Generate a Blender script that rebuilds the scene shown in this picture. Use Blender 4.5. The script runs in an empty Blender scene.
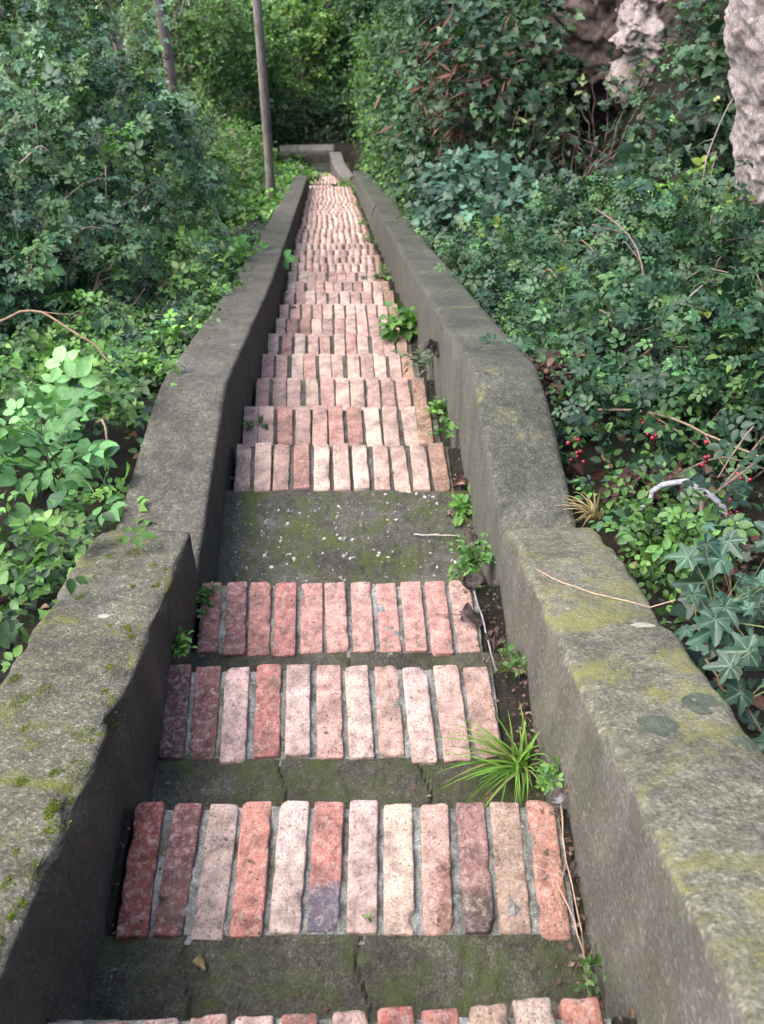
import bpy, math, random
import numpy as np
from mathutils import Vector, noise

rng = np.random.default_rng(7)
random.seed(7)
SC = bpy.context.scene
COL = SC.collection

# ------------------------------------------------------------------ materials
def nodes_of(name):
    m = bpy.data.materials.new(name)
    m.use_nodes = True
    nt = m.node_tree
    return m, nt, nt.nodes, nt.links, nt.nodes['Principled BSDF']

def ramp(N, stops):
    r = N.new('ShaderNodeValToRGB')
    e = r.color_ramp.elements
    while len(e) < len(stops):
        e.new(0.5)
    for el, (p, c) in zip(e, stops):
        el.position = p
        el.color = (c, c, c, 1) if not hasattr(c, '__len__') else (*c, 1)
    return r

def noise_tex(N, L, co, scale, detail=6, rough=.6, dist=0):
    n = N.new('ShaderNodeTexNoise')
    n.inputs['Scale'].default_value = scale
    n.inputs['Detail'].default_value = detail
    n.inputs['Roughness'].default_value = rough
    n.inputs['Distortion'].default_value = dist
    L.new(co, n.inputs['Vector'])
    return n

def mix_rgb(N, L, fac, a, b, mode='MIX'):
    x = N.new('ShaderNodeMix')
    x.data_type = 'RGBA'
    x.blend_type = mode
    for sock, v in ((x.inputs[0], fac), (x.inputs[6], a), (x.inputs[7], b)):
        if hasattr(v, 'is_output'):
            L.new(v, sock)
        elif not hasattr(v, "__len__"):
            sock.default_value = v
        else:
            sock.default_value = (*v, 1)
    return x.outputs[2]

def mult(N, L, a, b):
    x = N.new('ShaderNodeMath'); x.operation = 'MULTIPLY'
    for s, v in ((x.inputs[0], a), (x.inputs[1], b)):
        if hasattr(v, 'is_output'): L.new(v, s)
        else: s.default_value = v
    return x.outputs[0]

def position(N):
    return N.new('ShaderNodeNewGeometry').outputs['Position']

def bump(N, L, heights, dist, strength, bsdf):
    h = heights[0]
    for g in heights[1:]:
        x = N.new('ShaderNodeMath'); x.operation = 'ADD'
        L.new(h, x.inputs[0]); L.new(g, x.inputs[1]); h = x.outputs[0]
    b = N.new('ShaderNodeBump')
    b.inputs['Distance'].default_value = dist
    b.inputs['Strength'].default_value = strength
    L.new(h, b.inputs['Height'])
    L.new(b.outputs['Normal'], bsdf.inputs['Normal'])

def mat_brick():
    m, nt, N, L, B = nodes_of('old_brick')
    co = position(N)
    at = N.new('ShaderNodeAttribute'); at.attribute_name = 'tint'
    # wide fired-clay variation inside one brick
    n1 = noise_tex(N, L, co, 17, 6, .7, .3)
    r1 = ramp(N, [(.30, .58), (.5, .95), (.72, 1.22)])
    L.new(n1.outputs[0], r1.inputs[0])
    c = mix_rgb(N, L, 1, at.outputs['Color'], r1.outputs[0], 'MULTIPLY')
    # gritty grain
    n6 = noise_tex(N, L, co, 210, 4, .75)
    r6 = ramp(N, [(.34, .55), (.5, 1.), (.66, 1.45)])
    L.new(n6.outputs[0], r6.inputs[0])
    c = mix_rgb(N, L, .75, c, mix_rgb(N, L, 1, c, r6.outputs[0], 'MULTIPLY'))
    # thin pale lime bloom
    n2 = noise_tex(N, L, co, 62, 9, .8, .2)
    r2 = ramp(N, [(.49, 0.), (.64, .6)])
    L.new(n2.outputs[0], r2.inputs[0])
    c = mix_rgb(N, L, r2.outputs[0], c, (.67, .55, .49))
    # dark pits and dirt specks
    n3 = noise_tex(N, L, co, 105, 5, .78)
    r3 = ramp(N, [(.35, 1.), (.43, 0.)])
    L.new(n3.outputs[0], r3.inputs[0])
    c = mix_rgb(N, L, mult(N, L, r3.outputs[0], .8), c, (.06, .042, .035))
    # grime spread over several bricks
    n4 = noise_tex(N, L, co, 7.5, 8, .75, .8)
    r4 = ramp(N, [(.52, 0.), (.72, .75)])
    L.new(n4.outputs[0], r4.inputs[0])
    c = mix_rgb(N, L, r4.outputs[0], c, (.135, .10, .078))
    n5 = noise_tex(N, L, co, 26, 8, .8, .6)
    r5 = ramp(N, [(.58, 0.), (.66, .6)])
    L.new(n5.outputs[0], r5.inputs[0])
    c = mix_rgb(N, L, r5.outputs[0], c, (.16, .12, .095))
    L.new(c, B.inputs['Base Color'])
    B.inputs['Roughness'].default_value = .82
    B.inputs['Specular IOR Level'].default_value = .3
    bump(N, L, [n3.outputs[0], n2.outputs[0], n6.outputs[0]], .008, .8, B)
    return m

def mat_stone(name, c1, c2, c3, moss_col, moss_pos, moss_amt, pale, pale_pos, scale=1., rough=.85, bump_d=.01, speck=.5, low=None, seed=0., agg=.45, algae=(.06, .07, .03)):
    m, nt, N, L, B = nodes_of(name)
    g = position(N)
    mp = N.new('ShaderNodeMapping'); mp.inputs['Location'].default_value = (seed, seed * 1.7, seed * .6)
    L.new(g, mp.inputs['Vector']); co = mp.outputs[0]
    n1 = noise_tex(N, L, co, 3.2 * scale, 8, .66, .3)
    r1 = ramp(N, [(.28, c1), (.5, c2), (.74, c3)])
    L.new(n1.outputs[0], r1.inputs[0])
    c = r1.outputs[0]
    # fine aggregate
    n2 = noise_tex(N, L, co, 150 * scale, 4, .7)
    r2 = ramp(N, [(.36, .3), (.5, 1.), (.64, 2.0)])
    L.new(n2.outputs[0], r2.inputs[0])
    c = mix_rgb(N, L, speck, c, mix_rgb(N, L, 1, c, r2.outputs[0], 'MULTIPLY'))
    n7 = noise_tex(N, L, co, 30 * scale, 5, .7, .3)
    r7 = ramp(N, [(.34, .62), (.5, 1.), (.66, 1.42)])
    L.new(n7.outputs[0], r7.inputs[0])
    c = mix_rgb(N, L, .8, c, mix_rgb(N, L, 1, c, r7.outputs[0], 'MULTIPLY'))
    vo = N.new('ShaderNodeTexVoronoi'); vo.inputs['Scale'].default_value = 150 * scale
    L.new(co, vo.inputs['Vector'])
    sv = N.new('ShaderNodeSeparateColor'); L.new(vo.outputs['Color'], sv.inputs[0])
    rv = ramp(N, [(.0, .55), (.55, .95), (.86, 1.15), (.95, 2.1)])
    L.new(sv.outputs[0], rv.inputs[0])
    c = mix_rgb(N, L, agg, c, mix_rgb(N, L, 1, c, rv.outputs[0], 'MULTIPLY'))
    # pale weathered patches
    n5 = noise_tex(N, L, co, 11 * scale, 9, .74, .2)
    r5 = ramp(N, [(pale_pos, 0.), (pale_pos + .12, .75)])
    L.new(n5.outputs[0], r5.inputs[0])
    c = mix_rgb(N, L, r5.outputs[0], c, pale)
    # moss and algae
    n3 = noise_tex(N, L, co, 5.5 * scale, 10, .75, .5)
    r3 = ramp(N, [(moss_pos, 0.), (moss_pos + .10, moss_amt)])
    L.new(n3.outputs[0], r3.inputs[0])
    n3b = noise_tex(N, L, co, 60, 4, .7)
    mc = mix_rgb(N, L, n3b.outputs[0], tuple(x * .55 for x in moss_col), tuple(x * 1.35 for x in moss_col))
    c = mix_rgb(N, L, r3.outputs[0], c, mc)
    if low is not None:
        # upright faces: browner render tone with their shade painted into the colour
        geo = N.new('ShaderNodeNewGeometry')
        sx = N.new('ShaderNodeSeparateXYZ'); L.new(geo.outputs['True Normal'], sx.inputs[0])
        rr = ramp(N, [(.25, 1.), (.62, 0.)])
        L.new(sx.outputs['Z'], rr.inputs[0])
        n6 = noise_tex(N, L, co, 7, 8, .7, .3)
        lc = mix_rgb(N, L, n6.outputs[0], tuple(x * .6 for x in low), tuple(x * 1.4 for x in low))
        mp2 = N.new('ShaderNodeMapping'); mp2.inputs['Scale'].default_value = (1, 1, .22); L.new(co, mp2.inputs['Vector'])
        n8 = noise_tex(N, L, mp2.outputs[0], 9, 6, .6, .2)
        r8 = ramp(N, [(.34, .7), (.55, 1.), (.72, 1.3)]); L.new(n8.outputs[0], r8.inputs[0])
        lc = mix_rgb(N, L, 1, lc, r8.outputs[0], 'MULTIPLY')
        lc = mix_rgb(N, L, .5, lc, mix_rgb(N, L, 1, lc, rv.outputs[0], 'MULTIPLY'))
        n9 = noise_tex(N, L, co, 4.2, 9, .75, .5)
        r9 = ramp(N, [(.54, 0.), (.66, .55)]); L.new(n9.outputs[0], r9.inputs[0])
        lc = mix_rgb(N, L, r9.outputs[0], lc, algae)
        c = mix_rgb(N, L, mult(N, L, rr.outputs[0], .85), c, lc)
    L.new(c, B.inputs['Base Color'])
    B.inputs['Roughness'].default_value = rough
    B.inputs['Specular IOR Level'].default_value = .3
    bump(N, L, [n2.outputs[0], n5.outputs[0], n3b.outputs[0]], bump_d, .6, B)
    return m

def mat_leaf(name, rough=.42, trans=.22, spec=.5):
    m, nt, N, L, B = nodes_of(name)
    at = N.new('ShaderNodeAttribute'); at.attribute_name = 'tint'
    co = position(N)
    n = noise_tex(N, L, co, 45, 3, .6)
    r = ramp(N, [(.3, .75), (.7, 1.2)])
    L.new(n.outputs[0], r.inputs[0])
    c = mix_rgb(N, L, 1, at.outputs['Color'], r.outputs[0], 'MULTIPLY')
    L.new(c, B.inputs['Base Color'])
    B.inputs['Roughness'].default_value = rough
    B.inputs['Specular IOR Level'].default_value = spec
    t = N.new('ShaderNodeBsdfTranslucent')
    ct = mix_rgb(N, L, 1, c, (1.3, 1.5, .55), 'MULTIPLY')
    L.new(ct, t.inputs['Color'])
    mx = N.new('ShaderNodeMixShader'); mx.inputs[0].default_value = trans
    L.new(B.outputs[0], mx.inputs[1]); L.new(t.outputs[0], mx.inputs[2])
    L.new(mx.outputs[0], N['Material Output'].inputs['Surface'])
    return m

def mat_tint(name, rough=.8, var=.4, scale=60, spec=.3):
    m, nt, N, L, B = nodes_of(name)
    at = N.new('ShaderNodeAttribute'); at.attribute_name = 'tint'
    co = position(N)
    n = noise_tex(N, L, co, scale, 5, .65)
    r = ramp(N, [(.3, 1 - var), (.7, 1 + var)])
    L.new(n.outputs[0], r.inputs[0])
    L.new(mix_rgb(N, L, 1, at.outputs['Color'], r.outputs[0], 'MULTIPLY'), B.inputs['Base Color'])
    B.inputs['Roughness'].default_value = rough
    B.inputs['Specular IOR Level'].default_value = spec
    bump(N, L, [n.outputs[0]], .004, .5, B)
    return m

def mat_bark(name, a, b):
    m, nt, N, L, B = nodes_of(name)
    co = position(N)
    mp = N.new('ShaderNodeMapping'); mp.inputs['Scale'].default_value = (1, 1, .18)
    L.new(co, mp.inputs['Vector'])
    n = noise_tex(N, L, mp.outputs[0], 38, 7, .7, .5)
    r = ramp(N, [(.3, a), (.7, b)])
    L.new(n.outputs[0], r.inputs[0])
    n2 = noise_tex(N, L, co, 2.2, 4, .6)
    r2 = ramp(N, [(.35, .7), (.7, 1.25)]); L.new(n2.outputs[0], r2.inputs[0])
    L.new(mix_rgb(N, L, 1, r.outputs[0], r2.outputs[0], 'MULTIPLY'), B.inputs['Base Color'])
    B.inputs['Roughness'].default_value = .9
    bump(N, L, [n.outputs[0]], .015, .8, B)
    return m

M = {}
M['brick'] = mat_brick()
M['mortar'] = mat_stone('lime_mortar', (.07, .07, .055), (.17, .17, .155), (.29, .295, .285), (.04, .05, .018), .52, .8, (.36, .36, .345), .60, scale=3.2, bump_d=.006)
M['tread'] = mat_stone('damp_concrete', (.026, .025, .018), (.055, .052, .038), (.095, .09, .07), (.045, .06, .014), .50, .75, (.17, .16, .13), .66, scale=1.6, bump_d=.008, seed=3.)
M['joint'] = mat_stone('dirty_joint', (.03, .026, .02), (.075, .067, .055), (.15, .14, .125), (.04, .05, .016), .52, .8, (.24, .23, .21), .58, scale=3.2, bump_d=.006, seed=7.)
M['landing'] = mat_stone('pebbled_concrete', (.032, .031, .024), (.066, .064, .050), (.115, .112, .092), (.06, .078, .014), .49, .85, (.16, .16, .15), .66, scale=1.4, bump_d=.012, seed=9.)
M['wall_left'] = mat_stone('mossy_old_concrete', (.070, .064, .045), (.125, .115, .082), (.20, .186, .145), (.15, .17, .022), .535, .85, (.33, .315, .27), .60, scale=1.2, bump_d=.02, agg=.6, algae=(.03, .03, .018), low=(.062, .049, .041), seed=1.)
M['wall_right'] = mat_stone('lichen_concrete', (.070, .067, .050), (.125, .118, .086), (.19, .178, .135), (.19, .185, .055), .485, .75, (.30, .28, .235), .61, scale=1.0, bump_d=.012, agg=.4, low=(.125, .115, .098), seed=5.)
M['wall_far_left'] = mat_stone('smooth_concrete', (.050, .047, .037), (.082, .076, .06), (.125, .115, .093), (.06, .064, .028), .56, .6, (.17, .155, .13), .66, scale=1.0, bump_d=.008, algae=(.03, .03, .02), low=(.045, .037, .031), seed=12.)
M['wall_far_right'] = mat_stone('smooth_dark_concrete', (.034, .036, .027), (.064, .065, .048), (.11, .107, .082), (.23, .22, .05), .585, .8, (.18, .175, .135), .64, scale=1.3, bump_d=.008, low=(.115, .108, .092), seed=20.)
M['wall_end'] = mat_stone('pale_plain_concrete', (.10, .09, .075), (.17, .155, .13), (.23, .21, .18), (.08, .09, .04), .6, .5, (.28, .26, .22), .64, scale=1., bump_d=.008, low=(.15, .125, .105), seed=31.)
M['soil'] = mat_stone('leaf_mould_soil', (.008, .006, .004), (.02, .015, .010), (.04, .03, .021), (.02, .035, .01), .5, .7, (.09, .07, .05), .66, scale=1.5, bump_d=.03)
M['rock'] = mat_stone('pale_pitted_rock', (.19, .135, .115), (.38, .32, .30), (.54, .48, .46), (.12, .12, .07), .66, .5, (.62, .57, .55), .57, scale=2.2, bump_d=.06, speck=.8, seed=2.)
M['rock_brown'] = mat_stone('brown_damp_rock', (.035, .026, .022), (.09, .065, .055), (.15, .115, .10), (.05, .07, .03), .62, .5, (.34, .31, .32), .60, scale=1.2, bump_d=.05, speck=.7, seed=4.)
M['leaf'] = mat_leaf('glossy_leaf', .46, .14, .34)
M['soft_leaf'] = mat_leaf('soft_leaf', .55, .30, .35)
M['stem'] = mat_tint('stem_bark', .75, .4)
M['petal'] = mat_tint('berry_skin', .25, .15, 60, .6)
M['dry'] = mat_tint('dry_leaf', .85, .45)
M['bark'] = mat_bark('grey_bark', (.10, .083, .07), (.32, .28, .245))
M['bark_red'] = mat_bark('reddish_bark', (.13, .095, .09), (.32, .245, .235))
M['pebble'] = mat_tint('pebble_stone', .7, .3, 120)
M['lichen'] = mat_stone('dark_round_lichen', (.04, .05, .036), (.065, .078, .055), (.09, .10, .07), (.07, .085, .04), .56, .5, (.12, .13, .09), .70, scale=4, bump_d=.003)
M['feather'] = mat_tint('pale_lichen', .8, .2)

# ------------------------------------------------------------------ object helpers
def props(o, label=None, cat=None, group=None, kind=None):
    if label: o['label'] = label
    if cat: o['category'] = cat
    if group: o['group'] = group
    if kind: o['kind'] = kind
    return o

def thing(name, loc, label, cat, group=None):
    o = bpy.data.objects.new(name, None)
    o.empty_display_size = .1
    o.location = loc
    COL.objects.link(o)
    return props(o, label, cat, group)

def mesh(name, V, F, mat, parent=None, tint=None, smooth=False, origin=(0, 0, 0)):
    """V: N x 3 world points; F: list of index arrays (each M x k)."""
    V = np.asarray(V, dtype=np.float64).reshape(-1, 3) - np.asarray(origin, float)
    me = bpy.data.meshes.new(name)
    F = [np.asarray(f, dtype=np.int32) for f in F if len(f)]
    me.vertices.add(len(V)); me.vertices.foreach_set('co', V.astype(np.float32).ravel())
    nl_ = sum(f.size for f in F); npoly = sum(len(f) for f in F)
    me.loops.add(nl_); me.loops.foreach_set('vertex_index', np.concatenate([f.ravel() for f in F]))
    me.polygons.add(npoly)
    tot = np.concatenate([np.full(len(f), f.shape[1], np.int32) for f in F])
    start = np.concatenate([[0], np.cumsum(tot)[:-1]]).astype(np.int32)
    me.polygons.foreach_set('loop_start', start)
    me.polygons.foreach_set('loop_total', tot)
    me.polygons.foreach_set('use_smooth', np.full(npoly, smooth, bool))
    if tint is not None:
        tint = np.asarray(tint, float).reshape(-1, 3)
        if len(tint) == 1: tint = np.repeat(tint, len(V), 0)
        a = me.attributes.new('tint', 'FLOAT_COLOR', 'POINT')
        a.data.foreach_set('color', np.hstack([tint, np.ones((len(V), 1))]).astype(np.float32).ravel())
    me.update(calc_edges=True)
    me.materials.append(mat)
    o = bpy.data.objects.new(name, me)
    COL.objects.link(o)
    if parent is not None:
        o.parent = parent
    elif any(origin):
        o.location = origin
    return o

class Geo:
    """collects pieces that become one mesh"""
    def __init__(s): s.V = []; s.F = {}; s.T = []; s.n = 0
    def add(s, V, F, tint=(1, 1, 1)):
        V = np.asarray(V, float).reshape(-1, 3)
        for f in F:
            f = np.asarray(f, int)
            if f.size: s.F.setdefault(f.shape[1], []).append(f + s.n)
        t = np.asarray(tint, float).reshape(-1, 3)
        s.T.append(np.repeat(t, len(V), 0) if len(t) == 1 else t)
        s.V.append(V); s.n += len(V)
    def build(s, name, mat, parent=None, smooth=False, origin=(0, 0, 0)):
        return mesh(name, np.vstack(s.V), [np.vstack(f) for f in s.F.values()], mat, parent, np.vstack(s.T), smooth, origin)

def nz(a):
    return a / np.maximum(np.linalg.norm(a, axis=-1, keepdims=True), 1e-9)

def tube(geo, P, r0, r1, sides=5, tint=(.1, .08, .06)):
    P = np.asarray(P, float); n = len(P)
    T = nz(np.gradient(P, axis=0))
    ref = np.where(np.abs(T[:, 2:3]) > .9, np.array([[1., 0, 0]]), np.array([[0, 0, 1.]]))
    A = nz(np.cross(T, ref)); B_ = np.cross(T, A)
    ang = np.arange(sides) / sides * 2 * math.pi
    r = np.linspace(r0, r1, n)[:, None, None] if not hasattr(r0, '__len__') else np.asarray(r0)[:, None, None]
    R = P[:, None] + r * (np.cos(ang)[None, :, None] * A[:, None] + np.sin(ang)[None, :, None] * B_[:, None])
    idx = np.arange(n * sides).reshape(n, sides)
    q = np.stack([idx[:-1], np.roll(idx[:-1], -1, 1), np.roll(idx[1:], -1, 1), idx[1:]], -1).reshape(-1, 4)
    V = np.vstack([R.reshape(-1, 3), P[:1], P[-1:]])
    a, b = n * sides, n * sides + 1
    cap = np.array([[a, idx[0, (k + 1) % sides], idx[0, k]] for k in range(sides)] + [[b, idx[-1, k], idx[-1, (k + 1) % sides]] for k in range(sides)])
    geo.add(V, [q, cap], tint)

def fbm(p, s, oct=4):
    return noise.fractal(Vector((p[0] * s, p[1] * s, p[2] * s)), .9, 2.1, oct)

# ------------------------------------------------------------------ the lie of the land
def nl(Y):                                    # height of the line through the step noses
    Y = np.asarray(Y, float)
    return np.interp(Y, [-40, -8, 1.86, 2.77, 24.6, 26.2, 60, 200], [3.2, 2.34, -2.146, -2.402, -11.81, -11.9, -16.5, -24])
def xl(Y):                                    # inner face of the left wall
    return np.interp(Y, [-3, .5, 1.86, 2.46, 5.3, 22.7, 60], [-.47, -.488, -.535, -.56, -.69, -1.74, -3.9])
def xr(Y):                                    # inner face of the right wall
    return np.interp(Y, [-3, .3, 1.9, 2.35, 5, 22.7, 60], [.40, .375, .345, .318, .19, -.80, -2.8])
def sstep(a, b, x):
    t = np.clip((x - a) / (b - a), 0, 1); return t * t * (3 - 2 * t)
def ground(X, Y):
    X = np.asarray(X, float); Y = np.asarray(Y, float)
    base = nl(Y)
    sl = np.maximum(xl(Y) - .2 - X, 0); sr = np.maximum(X - xr(Y) - .2, 0)
    w = .5 * np.sin(X * 1.7 + Y * .9) + .5 * np.sin(X * .8 - Y * 1.9 + 1)
    left = base + .02 - .07 * np.minimum(sl, 8) - .03 * np.maximum(sl - 8, 0) + .06 * w * sstep(0, .6, sl)
    cl = sstep(3.6, 6.5, Y) * (1 - sstep(15, 19, Y))
    right = base + .08 + .20 * sr + .05 * w * sstep(0, .6, sr) + sstep(1.55, 3.3, sr) * (1.0 + 2.6 * cl) + .10 * np.maximum(sr - 3, 0)
    mid = base - .42
    z = np.where(sl > 0, left, np.where(sr > 0, right, mid))
    inside = (X > xl(Y) - .2) & (X < xr(Y) + .2)
    z = np.where((Y > 25.9) & inside, base + .1, z)
    return z

gx = np.unique(np.concatenate([np.linspace(-160, -12, 22), np.linspace(-12, -3, 26), np.linspace(-3, 3.6, 75), np.linspace(3.6, 12, 26), np.linspace(12, 160, 22)]))
gy = np.unique(np.concatenate([np.linspace(-60, -4, 16), np.linspace(-4, 12, 110), np.linspace(12, 34, 80), np.linspace(34, 200, 36)]))
GX, GY = np.meshgrid(gx, gy)
GZ = ground(GX, GY)
idx = np.arange(GX.size).reshape(GX.shape)
q = np.stack([idx[:-1, :-1], idx[:-1, 1:], idx[1:, 1:], idx[1:, :-1]], -1).reshape(-1, 4)
props(mesh('hillside_ground', np.stack([GX, GY, GZ], -1).reshape(-1, 3), [q], M['soil'], smooth=True), kind='structure')

# ------------------------------------------------------------------ the brick stairway
PAL = [(.51, .34, .30), (.54, .38, .335), (.59, .44, .385), (.61, .48, .42), (.44, .26, .22), (.40, .28, .255), (.63, .51, .44), (.55, .36, .315), (.47, .35, .31), (.56, .41, .38)]
ROW1 = [(.27, .085, .065), (.20, .085, .085), (.42, .33, .285), (.50, .23, .18), (.60, .48, .43), (.44, .20, .165), (.60, .46, .415), (.66, .52, .42), (.52, .35, .295), (.30, .17, .155), (.36, .265, .205), (.44, .235, .18)]
ROW2 = [(.15, .075, .07), (.20, .09, .085), (.60, .44, .40), (.42, .185, .155), (.62, .47, .43), (.60, .39, .34), (.63, .49, .43), (.50, .34, .29), (.62, .47, .42), (.58, .40, .35), (.46, .31, .26)]
ROW3 = [(.34, .16, .135), (.27, .13, .125), (.40, .19, .165), (.43, .19, .17), (.52, .28, .24), (.54, .32, .28), (.56, .34, .29), (.54, .29, .25), (.54, .31, .27), (.53, .29, .25), (.48, .33, .28)]
ROW0 = [(.5, .38, .33), (.45, .3, .25), (.54, .4, .36), (.5, .3, .26), (.55, .4, .36), (.42, .2, .17), (.52, .35, .31), (.40, .15, .12), (.46, .2, .17), (.38, .28, .21), (.44, .36, .30), (.43, .2, .15)]

def brick_grid(nx, ny, nzz):
    """surface grid of a unit box: points in [-.5,.5]^3 and quads"""
    pts = {}; V = []; F = []
    def vid(i, j, k):
        if (i, j, k) not in pts:
            pts[(i, j, k)] = len(V); V.append((i / nx - .5, j / ny - .5, k / nzz - .5))
        return pts[(i, j, k)]
    for i in range(nx):
        for j in range(ny):
            F.append([vid(i, j, nzz), vid(i + 1, j, nzz), vid(i + 1, j + 1, nzz), vid(i, j + 1, nzz)])
            F.append([vid(i, j, 0), vid(i, j + 1, 0), vid(i + 1, j + 1, 0), vid(i + 1, j, 0)])
    for i in range(nx):
        for k in range(nzz):
            F.append([vid(i, 0, k), vid(i + 1, 0, k), vid(i + 1, 0, k + 1), vid(i, 0, k + 1)])
            F.append([vid(i, ny, k), vid(i, ny, k + 1), vid(i + 1, ny, k + 1), vid(i + 1, ny, k)])
    for j in range(ny):
        for k in range(nzz):
            F.append([vid(0, j, k), vid(0, j, k + 1), vid(0, j + 1, k + 1), vid(0, j + 1, k)])
            F.append([vid(nx, j, k), vid(nx, j + 1, k), vid(nx, j + 1, k + 1), vid(nx, j, k + 1)])
    return np.array(V), np.array(F)
BG_NEAR = brick_grid(9, 30, 5); BG_MID = brick_grid(5, 11, 4); BG_FAR = brick_grid(2, 4, 1)

def gather(a, half, rad):
    """move the outer grid lines in to the edge so the arris stays narrow and the face flat"""
    u = np.unique(np.round(a, 6)); n = len(u)
    if n < 5: t = np.linspace(-half, half, n)
    else: t = np.concatenate([[-half, -half + rad * .45], np.linspace(-half + rad * 1.15, half - rad * 1.15, n - 4), [half - rad * .45, half]])
    return t[np.searchsorted(u, np.round(a, 6))]
def one_brick(geo, grid, cx, cy, cz, w, l, h, rz, tint, wear, rx=0., ry=0.):
    V0, F = grid
    size = np.array([w, l, h])
    rad = min(.0055, w * .12)
    V = np.stack([gather(V0[:, k], size[k] / 2, rad) for k in range(3)], 1)
    inner = size / 2 - rad
    c = np.clip(V, -inner, inner)
    d = V - c
    ln = np.linalg.norm(d, axis=1, keepdims=True)
    V = np.where(ln > 1e-9, c + d / np.maximum(ln, 1e-9) * np.minimum(ln, rad), V)
    grime = np.ones(len(V))
    if wear > 0:
        o = np.array([cx * 9.1, cy * 7.3, cz * 5.7])
        edge = np.clip(ln / rad, 0, 1)[:, 0]
        for _ in range(random.choice([0, 1, 1, 2, 3])):     # knocked-off corners and edge chips
            sx = random.choice([-1, 1]); e0 = np.array([sx * w / 2, random.choice([-.5, .5, random.uniform(-.5, .5)]) * l, h / 2])
            rr = random.uniform(.006, .017)
            dd = np.linalg.norm((V - e0) * [1, .7, 1], axis=1)
            f = np.clip(1 - dd / rr, 0, 1)[:, None] ** .7
            V = V - f * rr * .55 * np.array([sx * .6, np.sign(e0[1]) * .4, 1.])
            grime *= 1 - f[:, 0] * .35
        for i, p in enumerate(V):
            a = noise.noise(Vector(p * 30 + o)); b = noise.noise(Vector(p * 85 + o)); e = noise.noise(Vector(p * 44 - o))
            f = nz(p[None] / size)[0]
            V[i] += f * (a * .0011 + b * .0008) * wear
            grime[i] *= 1 - edge[i] * max(0, min(1, .25 + e * 1.2)) * .5
            if edge[i] > .1:
                V[i] -= f * max(0, e - .2) * .009 * wear
    cr, sr_ = math.cos(rz), math.sin(rz)
    x = V[:, 0] * cr - V[:, 1] * sr_; y = V[:, 0] * sr_ + V[:, 1] * cr
    z = V[:, 2] + rx * V[:, 1] + ry * V[:, 0]
    t = np.repeat(np.array([tint]), len(V), 0)
    if wear > 0: t = t * grime[:, None]
    geo.add(np.stack([x + cx, y + cy, z + cz], 1), [F], t)
    return len(V)

STEP = []   # (nose Y, tread Z, back Y)
noses = [(-1.44, -.64), (-.96, -.855), (-.48, -1.07), (0.0, -1.285), (.481, -1.497), (.932, -1.724), (1.41, -1.938), (1.862, -2.146), (2.775, -2.402)]
k = 1
while True:
    y = 2.775 + .4845 * k
    if y > 24.8: break
    noses.append((y, -2.402 - .2088 * k)); k += 1
end_y, end_z = noses[-1]

stair = thing('brick_stairway', (0, 0, -2), 'long straight brick and concrete stairway going down through the greenery between low walls', 'stairway')
SO = (0, 0, -2)

def slab(name, x0, x1, y0, y1, z0, z1, mat, parent, n=(10, 6), amp=.004, joints=()):
    """a step body: uneven top, plain sides"""
    nx, ny = n
    xs = np.linspace(0, 1, nx + 1); ys = np.linspace(0, 1, ny + 1)
    V = []
    for j in ys:
        yy = y0 + (y1 - y0) * j
        a, b = float(xl(yy)) - x0, float(xr(yy)) + x1
        for i in xs:
            xx = a + (b - a) * i
            gr = sum(.009 * math.exp(-((xx - q_ - .012 * math.sin(yy * 37)) / .0045) ** 2) for q_ in joints)
            V.append((xx, yy, z1 - gr + amp * fbm((xx, yy, z1), 9) + amp * .5 * fbm((xx, yy, z1), 40, 2)))
    nt = len(V)
    I = np.arange(nt).reshape(ny + 1, nx + 1)
    F = [np.stack([I[:-1, :-1], I[:-1, 1:], I[1:, 1:], I[1:, :-1]], -1).reshape(-1, 4)]
    ring = list(I[0, :]) + list(I[1:, -1]) + list(I[-1, -2::-1]) + list(I[-2:0:-1, 0])
    V = np.array(V)
    low = V[ring].copy(); low[:, 2] = z0
    m = len(ring)
    side = np.array([[ring[(q_ + 1) % m], ring[q_], nt + q_, nt + (q_ + 1) % m] for q_ in range(m)])
    return mesh(name, np.vstack([V, low]), F + [side], mat, parent, origin=SO)

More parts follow.
